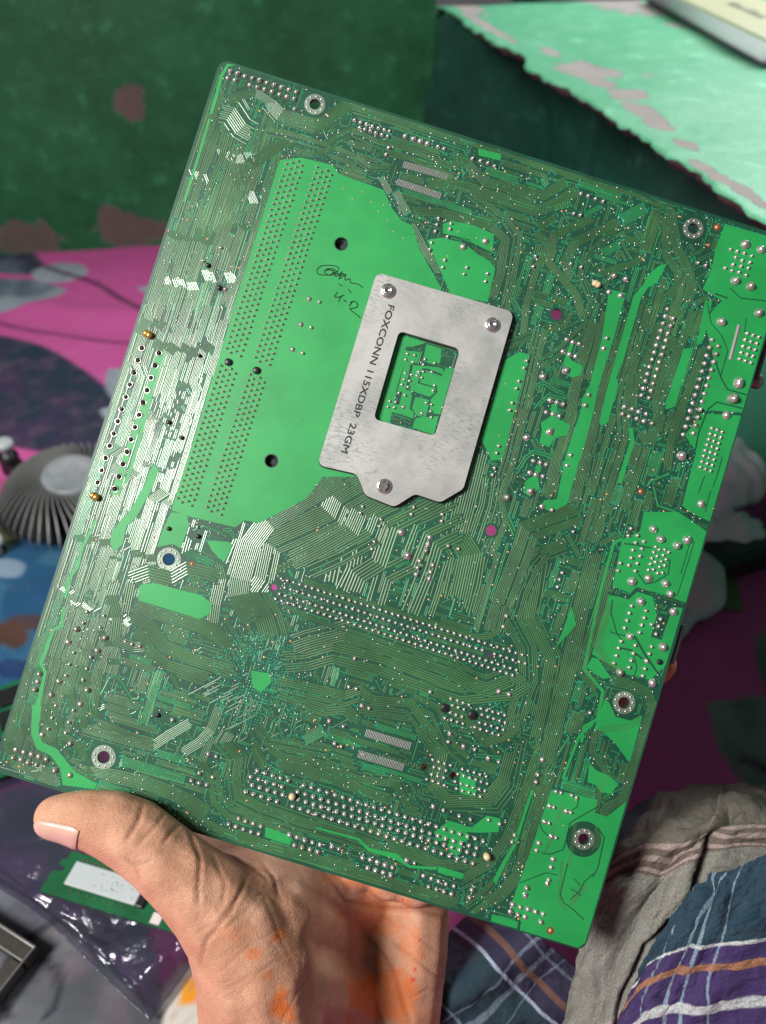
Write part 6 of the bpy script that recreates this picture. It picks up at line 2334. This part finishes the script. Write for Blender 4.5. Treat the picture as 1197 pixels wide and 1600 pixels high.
ac = t.n('ShaderNodeAttribute', attribute_name="print")
t.set(base=ac.outputs['Color'], rough=0.16, spec=0.9, coat=0.8, coat_r=0.05, alpha=0.70, metal=0.25)
t.bump(t.noise(140, 5, 0.6, pos), 0.4, 0.002)
bag = grid_mesh("antistatic_bag", B, C, t.m, None, 0.0)
tag(bag, "crumpled shiny translucent grey antistatic bag below the thumb", "bag")

# ---- memory module with a white label on the bag
zt = 0.0215
q0, q1, q3 = on_z(62, 1392, zt), on_z(352, 1482, zt), on_z(88, 1322, zt)
ax = (q1 - q0).normalized(); ay = Vector((-ax.y, ax.x, 0))
Lm, Wm = (q1 - q0).length, (q3 - q0).dot(ay)
root = empty("memory_module")
root.matrix_world = Matrix(((ax.x, ay.x, 0, q0.x), (ax.y, ay.y, 0, q0.y), (0, 0, 1, zt), (0, 0, 0, 1)))
tag(root, "green memory module with a white paper label lying on the shiny bag", "memory module")
out = [(0, 0), (Lm, 0), (Lm, Wm), (0.004, Wm), (0.004, Wm * 0.80), (0.0015, Wm * 0.76), (0.0015, Wm * 0.66), (0.0052, Wm * 0.62), (0.0052, Wm * 0.52), (0, Wm * 0.48)]
mb = slab_mesh(out, [], -0.0014, 0.0); mb.build("laminate", mask_material("dark_green_laminate", (0.004, 0.10, 0.032), 0.4, 0, 0.5, 0.25), root)
lab = simple("white_paper_label", (0.42, 0.46, 0.46), 0.55, 0, 0.05, 200)
x0, x1, y0, y1 = Lm * 0.10, Lm * 0.495, Wm * 0.26, Wm * 0.80
mb = MB(); mb.box(x0, x1, y0, y1, 0.0003, 0.0016); lb_ = mb.build("label", lab, root, bevel=0.0006)
M_PRINT = simple("grey_label_print", (0.16, 0.17, 0.19), 0.6, 0, 0.3, 900)
mb = MB()
rr = np.random.default_rng(8)
for _ in range(26):
    a = rr.uniform(x0 + (x1 - x0) * 0.38, x1 - 0.003); b = rr.uniform(y0 + 0.0015, y1 - 0.0025); w = rr.uniform(0.0003, 0.0014)
    mb.add([(a, b, 0.00163), (a + w, b, 0.00163), (a + w, b + 0.0004, 0.00163), (a, b + 0.0004, 0.00163)], [(0, 1, 2, 3)])
pr = mb.build("faint_print", M_PRINT, lb_); tag(pr, kind='stuff')
mb = MB(); mb.box(x1 + 0.0006, x1 + 0.0042, y0 - 0.0004, y1 + 0.0004, 0.0001, 0.0026); mb.build("black_connector", M_BLACK, root, bevel=0.0004)
mb = MB(); mb.box(Lm * 0.60, Lm * 0.65, 0.0008, Wm * 0.26, 0.0001, 0.0007); mb.build("paper_sticker", simple("pinkish_sticker", (0.62, 0.55, 0.53), 0.6), root)
chips = MB()
for i in range(15):
    a = x0 + 0.002 + i * (x1 - x0 - 0.004) / 15
    chips.box(a, a + 0.0011, y1 + 0.0012, y1 + 0.0019, 0.0001, 0.0006)
    if i % 2: chips.box(a, a + 0.0009, y0 - 0.0022, y0 - 0.0016, 0.0001, 0.0006)
o = chips.build("small_chips", simple("brown_capacitor", (0.12, 0.09, 0.06), 0.5), root); tag(o, kind='stuff')

# ---- steel frame at the lower left corner
K = on_z(57, 1478, 0.010); d1 = (on_z(-60, 1403, 0.010) - K).normalized(); d2 = (on_z(-40, 1640, 0.010) - K).normalized()
d2 = (d2 - d1 * d2.dot(d1)).normalized()
root = empty("steel_frame")
root.matrix_world = Matrix(((d1.x, d2.x, 0, K.x), (d1.y, d2.y, 0, K.y), (0, 0, 1, 0.0), (0, 0, 0, 1)))
tag(root, "dark steel frame corner with light edges lying on the grey leaf print", "frame")
fr = simple("dark_brushed_steel", (0.10, 0.095, 0.085), 0.35, 0.7, 0.3, 200)
for nm, bx_ in (("side_bar", (0, 0.10, 0, 0.0085)), ("side_bar", (0, 0.0075, 0.0090, 0.085)), ("side_bar", (0, 0.10, 0.0855, 0.094)), ("side_bar", (0.0925, 0.10, 0.0090, 0.085))):
    mb = MB(); mb.box(bx_[0], bx_[1], bx_[2], bx_[3], 0.002, 0.0105); mb.build(nm, fr, root, bevel=0.0008)
lt = simple("worn_bright_edge", (0.34, 0.33, 0.31), 0.3, 0.8, 0.2, 200)
mb = MB(); mb.box(-0.0006, 0.10, 0.0004, 0.0016, 0.0106, 0.0118); mb.build("edge_lip", lt, root, bevel=0.0003)
mb = MB(); mb.box(-0.0006, 0.0004, 0.0018, 0.094, 0.0106, 0.0118); mb.build("edge_lip", lt, root, bevel=0.0003)

# ---- white crumpled cloth and leads right of the board
M_WHITE = simple("white_cotton", (0.80, 0.82, 0.88), 0.85, 0, 0.10, 120, bump=0.5, bscale=260, bdist=0.002)
wh = blob("white_cloth", [[(1085, 735, 0.6200, 0.0211), (1118, 722, 0.6101, 0.0248), (1150, 742, 0.6076, 0.0211), (1168, 760, 0.6076, 0.0136)], [(1090, 790, 0.6138, 0.0198), (1120, 765, 0.6076, 0.0223), (1150, 770, 0.6076, 0.0124)],
                          [(1085, 842, 0.6014, 0.0136), (1120, 836, 0.5927, 0.0155), (1152, 832, 0.5890, 0.0155), (1172, 834, 0.5890, 0.0118)], [(1085, 700, 0.6200, 0.0149), (1100, 690, 0.6200, 0.0124)]], 0.0022, 4, M_WHITE)
me = wh.data; n = len(me.vertices)
co = np.empty(n * 3); me.vertices.foreach_get('co', co); co = co.reshape(-1, 3)
no = np.empty(n * 3); me.vertices.foreach_get('normal', no); no = no.reshape(-1, 3)
hh = np.sin(co[:, 0] * 300 + 5 * np.sin(co[:, 1] * 120)) * 0.0010 + 0.0016 * noise2(co[:, 0] * 60 + co[:, 2] * 30, co[:, 1] * 60 - co[:, 2] * 40, 77)
me.vertices.foreach_set('co', (co + no * hh[:, None]).ravel()); me.update()
tag(wh, "crumpled white cloth on the bed right of the board", "cloth")


def rbox(name, px, py, z, L, W, H, rz, material, label, cat, bevel=0.002):
    q = on_z(px, py, z)
    mb = MB(); mb.box(-L / 2, L / 2, -W / 2, W / 2, 0, H)
    o = mb.build(name, material, None, bevel=bevel)
    o.modifiers[0].segments = 3
    o.location = (q.x, q.y, z); o.rotation_euler = (0, 0, rz)
    tag(o, label, cat)
    return o


# power adapter with its plug pins and cable
q = on_z(1160, 882, 0.0)
root = empty("power_adapter", (q.x, q.y, 0.001)); root.scale = (1.24, 1.24, 1.24); root.rotation_euler = (0, 0, 0.35)
tag(root, "black power adapter with a cable lying below the white cloth", "adapter")
mb = MB(); mb.box(-0.035, 0.045, -0.010, 0.012, 0, 0.016); bb = mb.build("body", M_BLACK, root, bevel=0.003)
mb = MB(); mb.box(-0.020, 0.025, -0.006, 0.007, 0.0162, 0.0166); mb.build("label_panel", simple("dark_grey_panel", (0.035, 0.035, 0.04), 0.5), root)
mb = MB()
pts = [(-0.034 - 0.004 * i, 0.0 + 0.008 * math.sin(i * 0.5), 0.007 - 0.004 * min(1, i / 4)) for i in range(14)]
for i in range(len(pts)):
    for k in range(8):
        a = 2 * math.pi * k / 8
        mb.v.append((pts[i][0], pts[i][1] + 0.0025 * math.cos(a), pts[i][2] + 0.0025 * math.sin(a)))
for i in range(len(pts) - 1):
    for k in range(8):
        mb.f.append((8 * i + k, 8 * i + (k + 1) % 8, 8 * i + 8 + (k + 1) % 8, 8 * i + 8 + k))
mb.build("cable", M_BLACK, root, True)
# grey plug with cable and an olive bracket
gp = blob("grey_plug", [[(1085, 885, 0.5605, 0.0136), (1098, 900, 0.5555, 0.0155), (1102, 930, 0.5456, 0.0143), (1092, 948, 0.5419, 0.0099)], [(1078, 955, 0.5419, 0.0074), (1060, 985, 0.5332, 0.0062), (1030, 1010, 0.5295, 0.0062)]], 0.002, 5, simple("grey_rubber", (0.5, 0.5, 0.54), 0.6, 0, 0.12, 200))
tag(gp, "pale grey plug on a cord beside the lower right board edge", "plug")
q = on_z(1137, 918, 0.0)
root = empty("metal_bracket", (q.x, q.y, 0.001)); root.scale = (1.24, 1.24, 1.24); root.rotation_euler = (0, 0, -0.2)
tag(root, "olive bent metal bracket lying below the black adapter", "bracket")
ol = simple("olive_zinc", (0.16, 0.16, 0.085), 0.45, 0.4, 0.2, 200)
mb = MB(); mb.box(-0.005, 0.005, -0.012, 0.016, 0, 0.003); mb.build("upright", ol, root, bevel=0.0006)
mb = MB(); mb.box(-0.016, 0.005, -0.0205, -0.0125, 0, 0.003); mb.build("foot", ol, root, bevel=0.0006)
